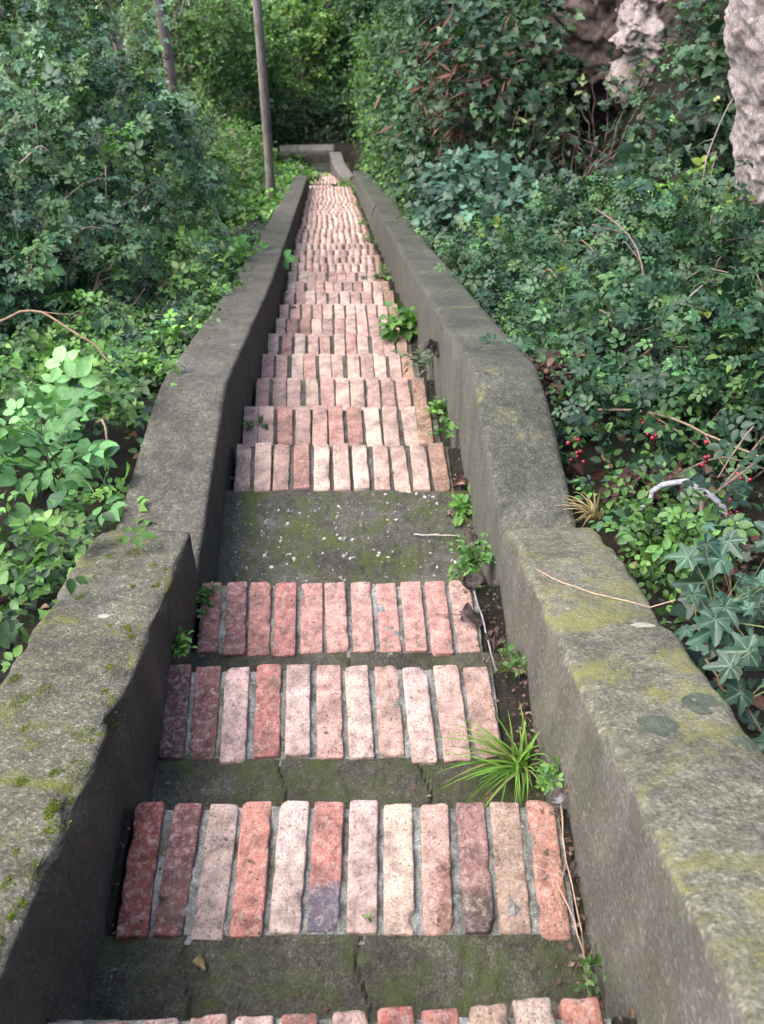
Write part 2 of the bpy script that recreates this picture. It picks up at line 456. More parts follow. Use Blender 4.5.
for i, (ny_, nz_) in enumerate(noses):
    back = noses[i - 1][0] + .003 if i else ny_ - .48
    near = 3 <= i <= 9
    landing = (i == 8)
    sp = bpy.data.objects.new('step', None); sp.empty_display_size = .05
    COL.objects.link(sp); sp.parent = stair
    L_b = .262 if 3 < i < 12 else .255
    rows_back = ny_ - L_b
    z0 = nz_ - (.62 if i < 8 else .5)
    # concrete body: under the bricks it stops below their tops
    slab('tread', .03, .03, back, rows_back + .006, z0, nz_ - .008, M['landing'] if landing else M['tread'], sp, (60, 50) if landing else ((150, 16) if 3 < i < 8 else ((20, 10) if near else (8, 3))), .006 if near else .004, {5: (-.335, -.03), 6: (-.22, .1), 7: (-.1,), 4: (-.2, .15)}.get(i, ()))
    bed = (ny_, rows_back, z0, nz_)
    # the row of bricks on edge
    g = Geo()
    a, b = float(xl(ny_ - .13)) + .008, float(xr(ny_ - .13)) - .045
    cols = {4: ROW0, 5: ROW1, 6: ROW2, 7: ROW3}.get(i)
    if i == 5: a, b = -.478, .340
    if i == 6: a, b = -.523, .270
    if i == 7: a, b = -.527, .272
    if i == 8: a, b = -.552, .250
    cnt = len(cols) if cols else max(9, round((b - a) / .0712) + (random.choice([-1, 0, 0, 0, 1]) if i > 10 else 0))
    pitch = (b - a) / cnt
    grid = BG_NEAR if 3 < i < 8 else (BG_MID if i < 18 else BG_FAR)
    rowx = random.uniform(-.014, .014); sag = random.uniform(-.008, .006) if i > 9 else 0
    for j in range(cnt):
        if cols: c = np.array(cols[j])
        else:
            c = np.array(PAL[random.randrange(len(PAL))]) * random.uniform(.80, 1.15)
            pale = min(1., max(0., (i - 9) / 14)); c = c * np.array((1.0, .95, .91)); c = c * (1 - .25 * pale) + np.array((.60, .48, .42)) * .25 * pale  # rows farther down go paler: sky sheen painted into the tint
            if j == cnt - 1: c = np.array((.36, .23, .16)) * random.uniform(.8, 1.1)
        w = pitch - (random.uniform(.010, .015) if i < 9 else random.uniform(.008, .014))
        l = L_b + random.uniform(-.012, .006)
        h = .115
        cx = a + pitch * (j + .5) + random.uniform(-.003, .003)
        if i >= 9: cx += random.uniform(-.008, .008) + rowx
        cy = ny_ - l / 2 + random.uniform(-.007, .004) + (.030 * (j / cnt - .45) if i == 4 else 0)
        rz = random.uniform(-.018, .018) + .0577
        if i == 5: rz = (.05 if j < 1 else .0) + random.uniform(-.012, .018)
        c = np.minimum(c * np.array((1.13, 1.06, 1.03)), .74)
        n0 = one_brick(g, grid, cx, cy, nz_ + sag - h / 2 + random.uniform(-.003, .003), w, l, h, rz, c, 1. if i < 18 else 0., random.uniform(-.012, .012), random.uniform(-.03, .03))
        if i == 5 and j == 5:      # the brick with a blue-grey burnt end
            V = g.V[-1]; t = g.T[-1]
            f = sstep(-.012, .02, (cy - l * .16 - V[:, 1]) + np.array([noise.noise(Vector(p * 45)) * .016 for p in V]))[:, None] * .9
            g.T[-1] = t * (1 - f) + np.array([[.15, .15, .205]]) * f
        if i == 5 and j == 9:
            V = g.V[-1]; t = g.T[-1]
            f = sstep(.0, .05, (cy - l * .1 - V[:, 1]))[:, None] * .75
            g.T[-1] = t * (1 - f) + np.array([[.075, .075, .06]]) * f
        if i == 5 and j == 8:
            V = g.V[-1]; t = g.T[-1]
            f = sstep(.0, .015, (cy - l * .02 - V[:, 1] + (V[:, 0] - cx) * 1.5))[:, None] * sstep(-.01, .01, V[:, 0] - cx)[:, None] * .7
            g.T[-1] = t * (1 - f) + np.array([[.20, .07, .045]]) * f
    g.build('brick_row', M['brick'], sp, smooth=True, origin=SO)
    yb = ny_ - .13
    slab('mortar_bed', float(xl(yb)) - a - .008, b + .004 - float(xr(yb)), rows_back - (.010 if i < 9 else -.009), ny_ - .012, z0 + .004, nz_ - (.012 if i < 8 else .014), M['mortar'] if 3 < i < 8 else M['joint'], sp, (120, 30) if 3 < i < 8 else ((60, 14) if near else (20, 6)), .010 if 3 < i < 8 else .006)
    slab('gutter_fill', .02, a - .006 - float(xr(yb)), rows_back + .009, ny_ - .008, z0, nz_ - .016, M['soil'], sp, (4, 14), .008)
    slab('gutter_fill', float(xl(yb)) - b - .008, .03, rows_back + .009, ny_ - .008, z0, nz_ - .018, M['soil'], sp, (8, 14), .012)
    if landing:        # white pebbles set in the landing's concrete
        g = Geo()
        for _ in range(620):
            y = random.uniform(back + .02, rows_back - .01)
            x = random.uniform(float(xl(y)) + .03, float(xr(y)) - .04)
            s = .0022 + .0095 * random.random() ** 3.2
            sub = 6
            u = np.linspace(0, 2 * math.pi, sub, endpoint=False) + random.random()
            e = random.uniform(.5, 1)
            rot = random.uniform(0, 3.14)
            ring0 = np.stack([np.cos(u) * s, np.sin(u) * s * e, np.zeros(sub)], 1) * (1 + .25 * rng.standard_normal((sub, 1)) * .6)
            R = np.array([[math.cos(rot), -math.sin(rot), 0], [math.sin(rot), math.cos(rot), 0], [0, 0, 1]])
            ring0 = ring0 @ R.T
            up = ring0 * .62 + [0, 0, s * .38]
            V = np.vstack([ring0 - [0, 0, .003], up, [[0, 0, s * .48]]]) + [x, y, nz_ - .008]
            F4 = [[k_, (k_ + 1) % sub, sub + (k_ + 1) % sub, sub + k_] for k_ in range(sub)]
            F3 = [[sub + k_, sub + (k_ + 1) % sub, 2 * sub] for k_ in range(sub)]
            v = random.choice([.42, .36, .28, .20, .14, .10])
            g.add(V, [F4, F3], (v, v * .96, v * .9))
        p = g.build('pebbles', M['pebble'], sp, smooth=False, origin=SO); p['kind'] = 'stuff'

# level landing at the foot of the flight
slab_o = slab('foot_landing', .05, .05, end_y + .003, 25.45, end_z - .6, end_z - .12, M['tread'], stair, (8, 8), .01)

# ------------------------------------------------------------------ low walls
def wall(name, label, Ys, inner, top, thick, mat, depth=.62, side=1, chips=.006, cat='wall', rnd=.02, lean=0., end_round=0.):
    """swept rounded profile along Y. side=+1: body lies towards +X of the inner face"""
    Ys = np.asarray(Ys, float)
    y0, y1 = Ys[0], Ys[-1]
    n = max(12, int((y1 - y0) / .035)) if y1 - y0 < 5 else int((y1 - y0) / .07)
    ys = np.linspace(y0, y1, n)
    prof = []         # (across 0..1 thickness, below top in metres)
    for d in np.linspace(depth, rnd, 12)[:-1]: prof.append((0, d, 0))
    for a in np.linspace(0, math.pi / 2, 5): prof.append((0, rnd * (1 - math.sin(a)), rnd * (1 - math.cos(a))))
    m_top = 9
    for c in np.linspace(0, 1, m_top)[1:-1]: prof.append((c, 0, None))
    for a in np.linspace(math.pi / 2, 0, 5): prof.append((1, rnd * (1 - math.sin(a)), rnd * (1 - math.cos(a))))
    for d in np.linspace(rnd, depth, 8)[1:]: prof.append((1, d, 0))
    V = []
    for y in ys:
        xi = float(inner(y)); zt = float(np.interp(y, Ys, top)); T = float(thick(y)) if callable(thick) else thick
        e = 0.
        if end_round: e = max(0, 1 - (y1 - y) / end_round)
        for (c, d, r_) in prof:
            if r_ is None: off = rnd + (T - 2 * rnd) * c
            elif c == 0: off = r_
            else: off = T - r_
            x = xi + side * (off - lean * d * (1 if c == 0 else -1))
            z = zt - d - e * e * .035
            p = (x, y, z)
            w1 = fbm(p, 6) * chips; w2 = fbm(p, 28, 3) * chips * .55
            if r_ is not None and d < rnd * 1.5:        # broken arris
                w3 = max(0, fbm(p, 17, 3) - .1) * chips * 2.2
            else: w3 = 0
            dirx = -side if c == 0 else (side if c == 1 else 0)
            V.append((x + dirx * (w1 + w2 - w3), y, z + (w1 + w2) * (1 if r_ is None or d < rnd else 0) - w3 * .8))
    V = np.array(V); k = len(prof)
    I = np.arange(len(V)).reshape(n, k)
    F = np.stack([I[:-1, :-1], I[:-1, 1:], I[1:, 1:], I[1:, :-1]], -1).reshape(-1, 4)
    if side < 0: F = F[:, ::-1]
    caps = []
    for row, flip in ((0, 0), (n - 1, 1)):
        c0 = len(V)
        V = np.vstack([V, V[I[row]].mean(0)[None]])
        for a in range(k - 1):
            t = [I[row, a], I[row, a + 1], c0]
            if flip ^ (side < 0): t = t[::-1]
            caps.append(t[::-1])
    org = (float(inner(y0)) + side * .1, float((y0 + y1) / 2), float(np.mean(top)) - depth)
    o = mesh(name, V, [F, caps], mat, None, smooth=True, origin=org)
    return props(o, label, cat), org

w_nl, onl = wall('parapet_wall', 'thick moss-flecked concrete wall with a ragged edge, beside the nearest brick steps on the left', [-2.2, -.3, .5, .9, 1.87], lambda y: xl(y) + .0, [-.14, -.95, -1.30, -1.51, -1.945], .262, M['wall_left'], side=-1, chips=.011, rnd=.016)
w_nr, onr = wall('parapet_wall', 'broad lichen-stained concrete wall with a rounded end, beside the nearest brick steps on the right', [-2.2, -.3, .325, .616, .951, 1.45, 1.92], lambda y: xr(y) + .0, [.30, -.72, -1.06, -1.236, -1.439, -1.70, -1.955], .255, M['wall_right'], side=1, chips=.008, rnd=.022, end_round=.10)
yf = [1.80, 2.45, 2.86, 3.0, 5.5, 18.6]
w_fl, ofl = wall('parapet_wall', 'long smooth concrete wall running down the left edge of the flight below the landing', yf, xl, [-2.10, -2.15, -2.205, -2.255, -3.34, float(nl(18.6)) + .25], lambda y: np.interp(y, [1.8, 3, 6, 18], [.275, .25, .24, .26]), M['wall_far_left'], side=-1, chips=.0025, rnd=.016, depth=.66)
yf = [1.80, 2.08, 2.62, 2.72, 3.72, 6, 19.2]
w_fr, ofr = wall('parapet_wall', 'long stained concrete wall running down the right edge of the flight below the landing', yf, xr, [-2.03, -1.98, -1.955, -1.99, -2.44, -3.45, float(nl(19.2)) + .32], lambda y: np.interp(y, [1.8, 2.4, 3.5, 6, 18], [.222, .232, .225, .235, .30]), M['wall_far_right'], side=1, chips=.0025, rnd=.022, depth=.8)
wall('parapet_wall', 'short stepped-in concrete wall at the far foot of the stairs, past the end of the long right wall', [19.22, 21, 23.5, 25.2], lambda y: np.interp(y, [19.2, 25.2], [-.84, -1.42]), [float(nl(19.2)) + .16, float(nl(21)) + .2, float(nl(23.5)) + .3, -11.50], .32, M['wall_end'], side=1, depth=.9)
# cross wall closing the foot of the stairs
def box_wall(name, label, x0, x1, y0, y1, z0, z1, mat, rz=0.):
    g = Geo()
    V0, F = brick_grid(24, 6, 6)
    size = np.array([x1 - x0, y1 - y0, z1 - z0])
    V = V0 * size
    inner = size / 2 - .02
    c = np.clip(V, -inner, inner); d = V - c; ln = np.linalg.norm(d, axis=1, keepdims=True)
    V = np.where(ln > 1e-9, c + d / np.maximum(ln, 1e-9) * np.minimum(ln, .02), V)
    for i, p in enumerate(V): V[i] += fbm(p + [x0, y0, z0], 7) * .006
    cr, s_ = math.cos(rz), math.sin(rz)
    V = np.stack([V[:, 0] * cr - V[:, 1] * s_, V[:, 0] * s_ + V[:, 1] * cr, V[:, 2]], 1)
    ctr = np.array([(x0 + x1) / 2, (y0 + y1) / 2, (z0 + z1) / 2])
    g.add(V + ctr, [F])
    o = g.build(name, mat, None, True, origin=(ctr[0], ctr[1], z0))
    return props(o, label, 'wall')
box_wall('cross_wall', 'low pale-topped concrete wall closing off the far foot of the stairs', -2.80, -1.30, 25.45, 25.85, -12.5, -11.585, M['wall_end'], .05)
box_wall('wall_stub', 'small square concrete wall end standing in the verge left of the far stair foot', -2.28, -1.95, 22.6, 23.3, -11.9, -10.98, M['wall_end'])

# lichen discs, chip of pale lichen on the near right wall
from mathutils.bvhtree import BVHTree
def bvh_of(o):
    me = o.data; off = o.location
    return BVHTree.FromPolygons([v.co + off for v in me.vertices], [tuple(p.vertices) for p in me.polygons])
TREE = {w_nl.name: bvh_of(w_nl), w_nr.name: bvh_of(w_nr)}
def on_wall(o, x, y, default):
    h = TREE[o.name].ray_cast(Vector((x, y, 1.0)), Vector((0, 0, -1)))
    return h[0].z if h[0] is not None and abs(h[0].z - default) < .12 else default
def disc_on(parent, org, name, x, y, z, rx, ry, mat, slope, tint=(.1, .12, .08), h=.0025):
    n = 28; u = np.linspace(0, 2 * math.pi, n, endpoint=False)
    wob = np.array([1 + .06 * math.sin(3 * a + x * 40) + .04 * math.sin(7 * a + y * 9) for a in u])
    rings = []
    for r, hh in ((1, 0), (.93, h), (.6, h * 1.1), (.25, h * .8)):
        rings.append(np.stack([x + np.cos(u) * rx * r * wob, y + np.sin(u) * ry * r * wob, z + slope * np.sin(u) * ry * r * wob + hh], 1))
    V = np.vstack(rings + [[[x, y, z + h * .5]]])
    for v in V: v[2] = on_wall(parent, v[0], v[1], v[2]) + (.0012 if abs((v[0] - x) / rx) + abs((v[1] - y) / ry) < 1.2 else .0004)
    I = np.arange(4 * n).reshape(4, n)
    F4 = np.stack([I[:-1], np.roll(I[:-1], -1, 1), np.roll(I[1:], -1, 1), I[1:]], -1).reshape(-1, 4)
    F3 = [[I[3, k_], I[3, (k_ + 1) % n], 4 * n] for k_ in range(n)]
    return mesh(name, V, [F4, F3], mat, parent, tint=tint, smooth=True, origin=org)
def wr_top(y): return float(np.interp(y, [-2.2, -.3, .325, .616, .951, 1.45, 1.92], [.30, -.72, -1.06, -1.236, -1.439, -1.70, -1.955]))
for (x, y, r) in ((.468, .90, .034), (.565, .965, .036), (.592, .845, .022)):
    disc_on(w_nr, onr, 'lichen', x, y, wr_top(y) + .0035, r, r * .96, M['lichen'], -.60)
disc_on(w_nr, onr, 'lichen', .548, 1.265, wr_top(1.265) + .004, .026, .012, M['feather'], -.52, tint=(.26, .26, .20), h=.003)
def wl_top(y): return float(np.interp(y, [-2.2, -.3, .5, .9, 1.87], [-.14, -.95, -1.30, -1.51, -1.945]))
disc_on(w_nl, onl, 'lichen', -.640, 1.40, wl_top(1.40) + .005, .014, .009, M['feather'], -.45, tint=(.30, .285, .24), h=.003)

# ------------------------------------------------------------------ leaves
def tpl_ovate(w=.62, fold=.10, droop=.12):
    h = w / 2
    V = np.array([[0, 0, 0], [.36, 0, 0], [.72, 0, -droop * .3], [1, 0, -droop],
                  [.22, h * .82, fold * .7], [.50, h, fold], [.80, h * .58, fold * .4],
                  [.22, -h * .82, fold * .7], [.50, -h, fold], [.80, -h * .58, fold * .4]])
    F = np.array([[0, 1, 4], [1, 5, 4], [1, 2, 5], [2, 6, 5], [2, 3, 6], [0, 7, 1], [1, 7, 8], [1, 8, 2], [2, 8, 9], [2, 9, 3]])
    return V, F
def tpl_simple(w=.6, fold=.12):
    V = np.array([[0, 0, 0], [.45, w / 2, fold], [1, 0, -.08], [.45, -w / 2, fold]])
    return V, np.array([[0, 2, 1], [0, 3, 2]])
def tpl_ivy():
    out = [(0, .0), (-.12, .20), (-.10, .42), (.20, .34), (.32, .52), (.52, .26), (.78, .16), (1.0, 0)]
    pts = out + [(x, -y) for x, y in reversed(out[1:-1])]
    V = np.array([[.34, 0, 0]] + [[x, y, .10 * abs(y) * 2 - .12 * max(0, x - .3)] for x, y in pts])
    n = len(pts)
    F = np.array([[0, 1 + (k + 1) % n, 1 + k] for k in range(n)])
    return V, F
def tpl_multi(base, spec):
    """compound leaf: spec = [(offset x, offset y, angle, scale)]"""
    Vs = []; Fs = []; n = 0
    for ox, oy, a, s in spec:
        V, F = base
        c, d = math.cos(a), math.sin(a)
        W = V * s
        Vs.append(np.stack([W[:, 0] * c - W[:, 1] * d + ox, W[:, 0] * d + W[:, 1] * c + oy, W[:, 2] - .12 * abs(oy) * 2], 1))
        Fs.append(F + n); n += len(V)
    return np.vstack(Vs), np.vstack(Fs)
OV = tpl_ovate(); OVW = tpl_ovate(.78, .12, .16)
LEAF = {
    'ovate': OV, 'broad': OVW, 'simple': tpl_simple(), 'narrow': tpl_simple(.26, .05),
    'needle': tpl_simple(.14, .02), 'ivy': tpl_ivy(),
    'bramble': tpl_multi(OV, [(.52, 0, 0, .56), (.40, .05, 1.05, .48), (.40, -.05, -1.05, .48), (.22, .04, 1.75, .36), (.22, -.04, -1.75, .36)]),
    'bramble_far': tpl_multi(tpl_simple(.75, .12), [(.42, 0, 0, .62), (.36, .06, 1.15, .5), (.36, -.06, -1.15, .5)]),
    'celery': tpl_multi(tpl_ovate(.62, .08, .18), [(.55, 0, 0, .5), (.5, .05, .95, .42), (.5, -.05, -.95, .42), (.2, .05, 1.2, .40), (.2, -.05, -1.2, .40)]),
}

def tpl_ivy_fine():
    lobes = [(0., 1.0, .46), (.98, .80, .42), (-.98, .80, .42), (2.0, .58, .5), (-2.0, .58, .5)]
    n = 60; rings = 5
    V = [[0, 0, 0]]; vein = [1.]
    A = np.linspace(-math.pi, math.pi, n, endpoint=False)
    def rad(a):
        r = .50 * (1 - .75 * max(0, (abs(a) - 2.55) / .6))
        for c, l, w in lobes:
            d = (a - c + math.pi) % (2 * math.pi) - math.pi
            r = max(r, l * math.exp(-(abs(d) / w) ** 1.45) + .03)
        return r
    for k in range(1, rings + 1):
        for a in A:
            r = rad(a) * k / rings
            x, y = r * math.cos(a), r * math.sin(a)
            d = min(abs((a - c + math.pi) % (2 * math.pi) - math.pi) * r for c, l, w in lobes)
            v = math.exp(-(d / .022) ** 2) * (1 - .6 * k / rings)
            V.append([x + .18, y, -.16 * (x * x + y * y) + .10 * min(d, .2) / .2 * .6 + .03 * math.sin(5 * a) * k / rings]); vein.append(v)
    F = [[0, 1 + k, 1 + (k + 1) % n] for k in range(n)]
    for q_ in range(rings - 1):
        b = 1 + q_ * n
        for k in range(n):
            k2 = (k + 1) % n
            F += [[b + k, b + n + k, b + n + k2], [b + k, b + n + k2, b + k2]]
    return np.array(V), np.array(F), np.array(vein)
_iv = tpl_ivy_fine(); LEAF['ivy_fine'] = _iv[:2]; VEIN = {'ivy_fine': _iv[2]}

def put_leaves(geo, kind, P, axis, normal, size, tint):
    V0, F0 = LEAF[kind]
    x = nz(axis); n = normal - (normal * x).sum(1, keepdims=True) * x
    n = nz(n); y = np.cross(n, x)
    s = np.asarray(size)[:, None, None]
    V = P[:, None] + s * (V0[None, :, 0:1] * x[:, None] + V0[None, :, 1:2] * y[:, None] + V0[None, :, 2:3] * n[:, None])
    k = len(V0); m = len(P)
    F = (F0[None] + (np.arange(m) * k)[:, None, None]).reshape(-1, 3)
    tt = np.repeat(tint, k, 0)
    if kind in VEIN:
        vn = np.tile(VEIN[kind], m)[:, None]
        tt = tt * (1 - vn) + (tt * 1.6 + .10) * vn
    geo.add(V.reshape(-1, 3), [F], tt)

def tints(n, pal, var=.35, yellow=.0):
    pal = np.array(pal)
    c = pal[rng.integers(0, len(pal), n)]
    c = c * np.exp(rng.normal(0, var, (n, 1)))
    return np.clip(c, .004, .6)

def sprigs(geo, sgeo, C, D, length, nleaf, kind, size, pal, droop=.25, up=.9, var=.3, stem_tint=(.06, .05, .025), stem_r=.0025, spread=.8, stem_every=1):
    """leafy shoots: each starts at C, runs along D and bends down; leaves alternate along it"""
    m = len(C); D = nz(D); length = np.broadcast_to(np.asarray(length, float), (m,))
    side0 = nz(np.cross(D, np.array([0, 0, 1.]) + .3 * rng.standard_normal((m, 3))))
    base_t = tints(m, pal, var)
    for j in range(nleaf):
        t = (j + .6 + .5 * rng.random((m, 1))) / nleaf
        P = C + D * t * length[:, None]
        P[:, 2] -= (droop * t[:, 0] ** 2) * length
        T = D.copy(); T[:, 2] -= 2 * droop * t[:, 0]
        s = 1 if j % 2 else -1
        ax = nz(T) * (1 - spread * .6) + s * side0 * spread + .35 * rng.standard_normal((m, 3))
        if j == nleaf - 1: ax = nz(T) + .25 * rng.standard_normal((m, 3))
        ax[:, 2] -= .15
        nrm = np.array([0, 0, 1.]) * up + .55 * rng.standard_normal((m, 3)) + .25 * D
        sz = size * (1.05 - .4 * t[:, 0]) * np.exp(rng.normal(0, .22, m))
        tt = base_t * np.exp(rng.normal(0, .16, (m, 1))) * (1 + .25 * t)
        put_leaves(geo, kind, P, ax, nrm, sz, np.clip(tt, .003, .7))
    if sgeo is not None:
        for i in range(0, m, stem_every):
            t = np.linspace(0, 1, 4)[:, None]
            P = C[i] + D[i] * t * length[i]; P[:, 2] -= droop * t[:, 0] ** 2 * length[i]
            tube(sgeo, P, stem_r, stem_r * .4, 3, stem_tint)

def blob_points(blobs, n, hollow=.55, squash=0.):
    """points in the outer part of a few ellipsoids, clumped by noise"""
    vol = np.array([b[3] * b[4] * b[5] for b in blobs]) ** .67
    pick = rng.choice(len(blobs), n * 3, p=vol / vol.sum())
    Bs = np.array(blobs)[pick]
    d = nz(rng.standard_normal((n * 3, 3)))
    r = hollow + (1 - hollow) * rng.random((n * 3, 1)) ** .7
    P = Bs[:, :3] + d * r * Bs[:, 3:6]
    lump = np.array([noise.noise(Vector(p * 2.1)) * .6 + noise.noise(Vector(p * 5.3)) * .5 for p in P])
    keep = np.argsort(-(lump + .30 * rng.standard_normal(len(P))))[:n]
    P = P[keep]; d = d[keep] / Bs[keep][:, 3:6]; d = nz(d)
    P += d * np.clip(lump[keep], -.3, .5)[:, None] * .28 * Bs[keep][:, 3:6].mean(1, keepdims=True)
    return P, d

BRAM = [(.022, .058, .026), (.030, .074, .030), (.040, .090, .032), (.019, .047, .028), (.055, .115, .034)]
IVY = [(.015, .038, .020), (.021, .050, .025), (.028, .060, .028), (.038, .074, .032)]
FRESH = [(.075, .17, .030), (.095, .20, .040), (.06, .14, .035), (.12, .24, .05)]
YEL = [(.15, .21, .035), (.19, .25, .05), (.11, .18, .03)]
MID = [(.055, .125, .03), (.075, .155, .035), (.045, .105, .03), (.09, .175, .04)]
PINE = [(.11, .20, .065), (.14, .245, .08), (.16, .27, .095), (.08, .155, .055)]
DARK = [(.024, .054, .024), (.033, .072, .030), (.044, .088, .038)]
OLIVE = [(.11, .14, .06), (.13, .16, .075), (.09, .12, .055), (.08, .13, .045)]

def shrub(name, label, cat, blobs, n, kind, size, pal, length, nleaf, mat, group=None, droop=.3, up=.9, outward=.9, hollow=.55, stems=10, stem_tint=(.07, .05, .035), extra=None, thin_low=0., twig_every=0, var=.3, floor=True):
    b0 = blobs[0]
    base = (b0[0], b0[1], float(ground(b0[0], b0[1])))
    root = thing(name, base, label, cat, group)
    g = Geo(); sg = Geo()
    P, d = blob_points(blobs, n, hollow)
    if floor:
        gz = ground(P[:, 0], P[:, 1])
        ok = P[:, 2] > gz + .02
        P, d = P[ok], d[ok]
    if thin_low:      # a thicket that leafs at its top and is bare canes low on its open side
        low = (P[:, 2] < b0[2] + .40) & (d[:, 1] < .35) & (rng.random(len(P)) < thin_low)
        P, d = P[~low], d[~low]
    # keep off the stairs
    inside = (P[:, 0] > xl(P[:, 1]) - .33) & (P[:, 0] < xr(P[:, 1]) + .33) & (P[:, 1] < 25.8)
    P, d = P[~inside], d[~inside]
    D = d * outward + np.array([0, 0, .35]) + .45 * rng.standard_normal(P.shape)
    sprigs(g, sg if twig_every else None, P, D, length * np.exp(rng.normal(0, .3, len(P))), nleaf, kind, size, pal, droop, up, var, stem_tint, .003, stem_every=max(1, twig_every))
    if extra:
        for (frac, k2, s2, p2) in extra:
            m = int(len(P) * frac); pick = rng.choice(len(P), m, replace=False)
            sprigs(g, None, P[pick] + d[pick] * .04, D[pick], length * .8, nleaf, k2, s2, p2, droop, up, var)
    g.build('foliage', mat, root, True, origin=base)
    for _ in range(stems):
        b = blobs[random.randrange(len(blobs))]
        s0 = np.array([b[0] + random.uniform(-.3, .3) * b[3], b[1] + random.uniform(-.3, .3) * b[4], 0.])
        s0[2] = float(ground(s0[0], s0[1])) - .05
        e = np.array(b[:3]) + nz(rng.standard_normal((1, 3)))[0] * np.array(b[3:6]) * random.uniform(.7, 1.05)
        e[2] = max(e[2], s0[2] + .3)
        if xl(e[1]) - .15 < e[0] < xr(e[1]) + .15: continue
        t = np.linspace(0, 1, 9)[:, None]
        c = (s0 + e) / 2 + [0, 0, .35 * b[5]] + rng.standard_normal(3) * .08
        Q = (1 - t) ** 2 * s0 + 2 * t * (1 - t) * c + t * t * e + rng.standard_normal((9, 3)) * .012
        tube(sg, Q, random.uniform(.006, .012), .003, 4, np.array(stem_tint) * random.uniform(.7, 1.6))
    if sg.n: sg.build('stems', M['stem'], root, origin=base)['kind'] = 'stuff'
    return root

# --- big bramble thicket on the left
shrub('bramble_bush', 'huge mounded bramble thicket with a dark hollow middle, left of the long left wall', 'bush',
      [(-2.25, 6.0, -3.25, 1.05, 1.2, .95), (-2.9, 7.6, -3.2, 1.2, 1.3, 1.15), (-2.0, 7.4, -3.8, .55, 1.0, .72), (-2.3, 8.9, -4.35, .65, 1.0, .75)], 3400, 'bramble', .10, BRAM + MID[:1] + [(.085, .15, .085), (.10, .18, .09)], .24, 5, M['leaf'],  # the two pale bluish tints are sky highlights painted as leaf colour
      droop=.5, hollow=.62, thin_low=.86, stems=60, stem_tint=(.13, .10, .075), twig_every=5)
shrub('bramble_bush', 'sprawling bramble with pale stems at the left picture edge, in front of the huge thicket', 'bush',
      [(-1.75, 4.2, -2.75, .55, .6, .42), (-2.1, 4.8, -2.7, .5, .6, .45)], 620, 'bramble', .095, BRAM, .22, 5, M['leaf'], droop=.5, hollow=.5, stems=14, stem_tint=(.15, .11, .08), twig_every=4)
shrub('bramble_bush', 'loose bramble crowding the outer side of the long left wall, below the huge thicket', 'bush',
      [(-1.30, 4.9, -3.2, .28, .7, .20), (-1.36, 5.8, -3.6, .28, .6, .22)], 330, 'bramble', .075, BRAM + MID, .17, 5, M['leaf'], droop=.45, hollow=.4, stems=8, twig_every=5)

# ------------------------------------------------------------------ ground cover
def cover(name, n, region, kind, size, pal, length, nleaf, mat, hmax=.12, up=1.0, droop=.3, keep=None, var=.4, lift=.0, yfall=1., gap=-.15):
    x0, x1, y0, y1 = region
    g = Geo()
    Y = y0 + (y1 - y0) * rng.random(n * 2) ** yfall; X = x0 + (x1 - x0) * rng.random(n * 2)
    k_ = keep(X, Y); X, Y = X[k_][:n], Y[k_][:n]
    lump = np.array([noise.noise(Vector((x * 2.3, y * 2.3, 0))) + .6 * noise.noise(Vector((x * 6, y * 6, 3))) for x, y in zip(X, Y)])
    kk = lump + .22 * rng.standard_normal(len(X)) > gap
    X, Y, lump = X[kk], Y[kk], lump[kk]
    Z = ground(X, Y) + lift + hmax * np.clip(.55 + lump, 0, 1.5) * rng.random(len(X)) ** .6
    D = np.stack([rng.standard_normal(len(X)), rng.standard_normal(len(X)), .55 + .3 * rng.random(len(X))], 1)
    sprigs(g, None, np.stack([X, Y, Z], 1), D, length * np.exp(rng.normal(0, .3, len(X))), nleaf, kind, size, pal, droop, up, var)
    o = g.build(name, mat, None, True)
    return props(o, kind='stuff')
right_of = lambda X, Y: (X > xr(Y) + .255) & ~((X < .66) & (Y < 1.95))
left_of = lambda X, Y: (X < xl(Y) - .265) & ~((((X + 1.95) / .85) ** 2 + ((Y - 5.3) / 1.35) ** 2 < 1) & (rng.random(len(X)) < .9)) & ((X + 1.08) ** 2 + (Y - 2.36) ** 2 > .075) & ((X + .86) ** 2 + (Y - 2.1) ** 2 > .02)
cover('ivy_cover', 3400, (.3, 2.9, .3, 11), 'ivy', .046, IVY, .13, 3, M['leaf'], .26, gap=-.35, keep=right_of)
cover('bramble_cover', 4600, (.3, 2.6, 1.6, 9), 'bramble', .080, BRAM + IVY[1:], .20, 4, M['leaf'], .40, gap=.08, keep=lambda X, Y: right_of(X, Y) & (X > xr(Y) + .33))
for lab, bl in [('knee-high bramble mound in the right bank, nearest the bend of the long right wall', [(.98, 2.9, -2.2, .26, .34, .24)]),
                ('wide bramble mound in the middle of the right bank', [(1.35, 3.8, -2.35, .34, .42, .30)]),
                ('bramble mound at the right picture edge, above the red berries', [(1.30, 2.55, -1.98, .28, .30, .26)]),
                ('bramble mound beside the long right wall, level with the rosette weed', [(.78, 4.5, -2.85, .26, .45, .24)]),
                ('bramble mound below the yellow-green shrub of the rock pillar', [(1.30, 5.2, -2.95, .36, .45, .28)])]:
    shrub('bramble_bush', lab, 'bush', bl, 190, 'bramble', .085, BRAM, .2, 5, M['leaf'], droop=.5, hollow=.5, stems=8, stem_tint=(.12, .085, .07), twig_every=6, group='bramble mounds in the right bank')
cover('weed_cover', 2200, (.3, 2.0, 1.7, 7), 'ovate', .030, MID[:3] + BRAM, .13, 6, M['soft_leaf'], .32, keep=lambda X, Y: right_of(X, Y) & (rng.random(len(X)) < np.clip(1.5 - (X - xr(Y)) * .9, .25, 1)))
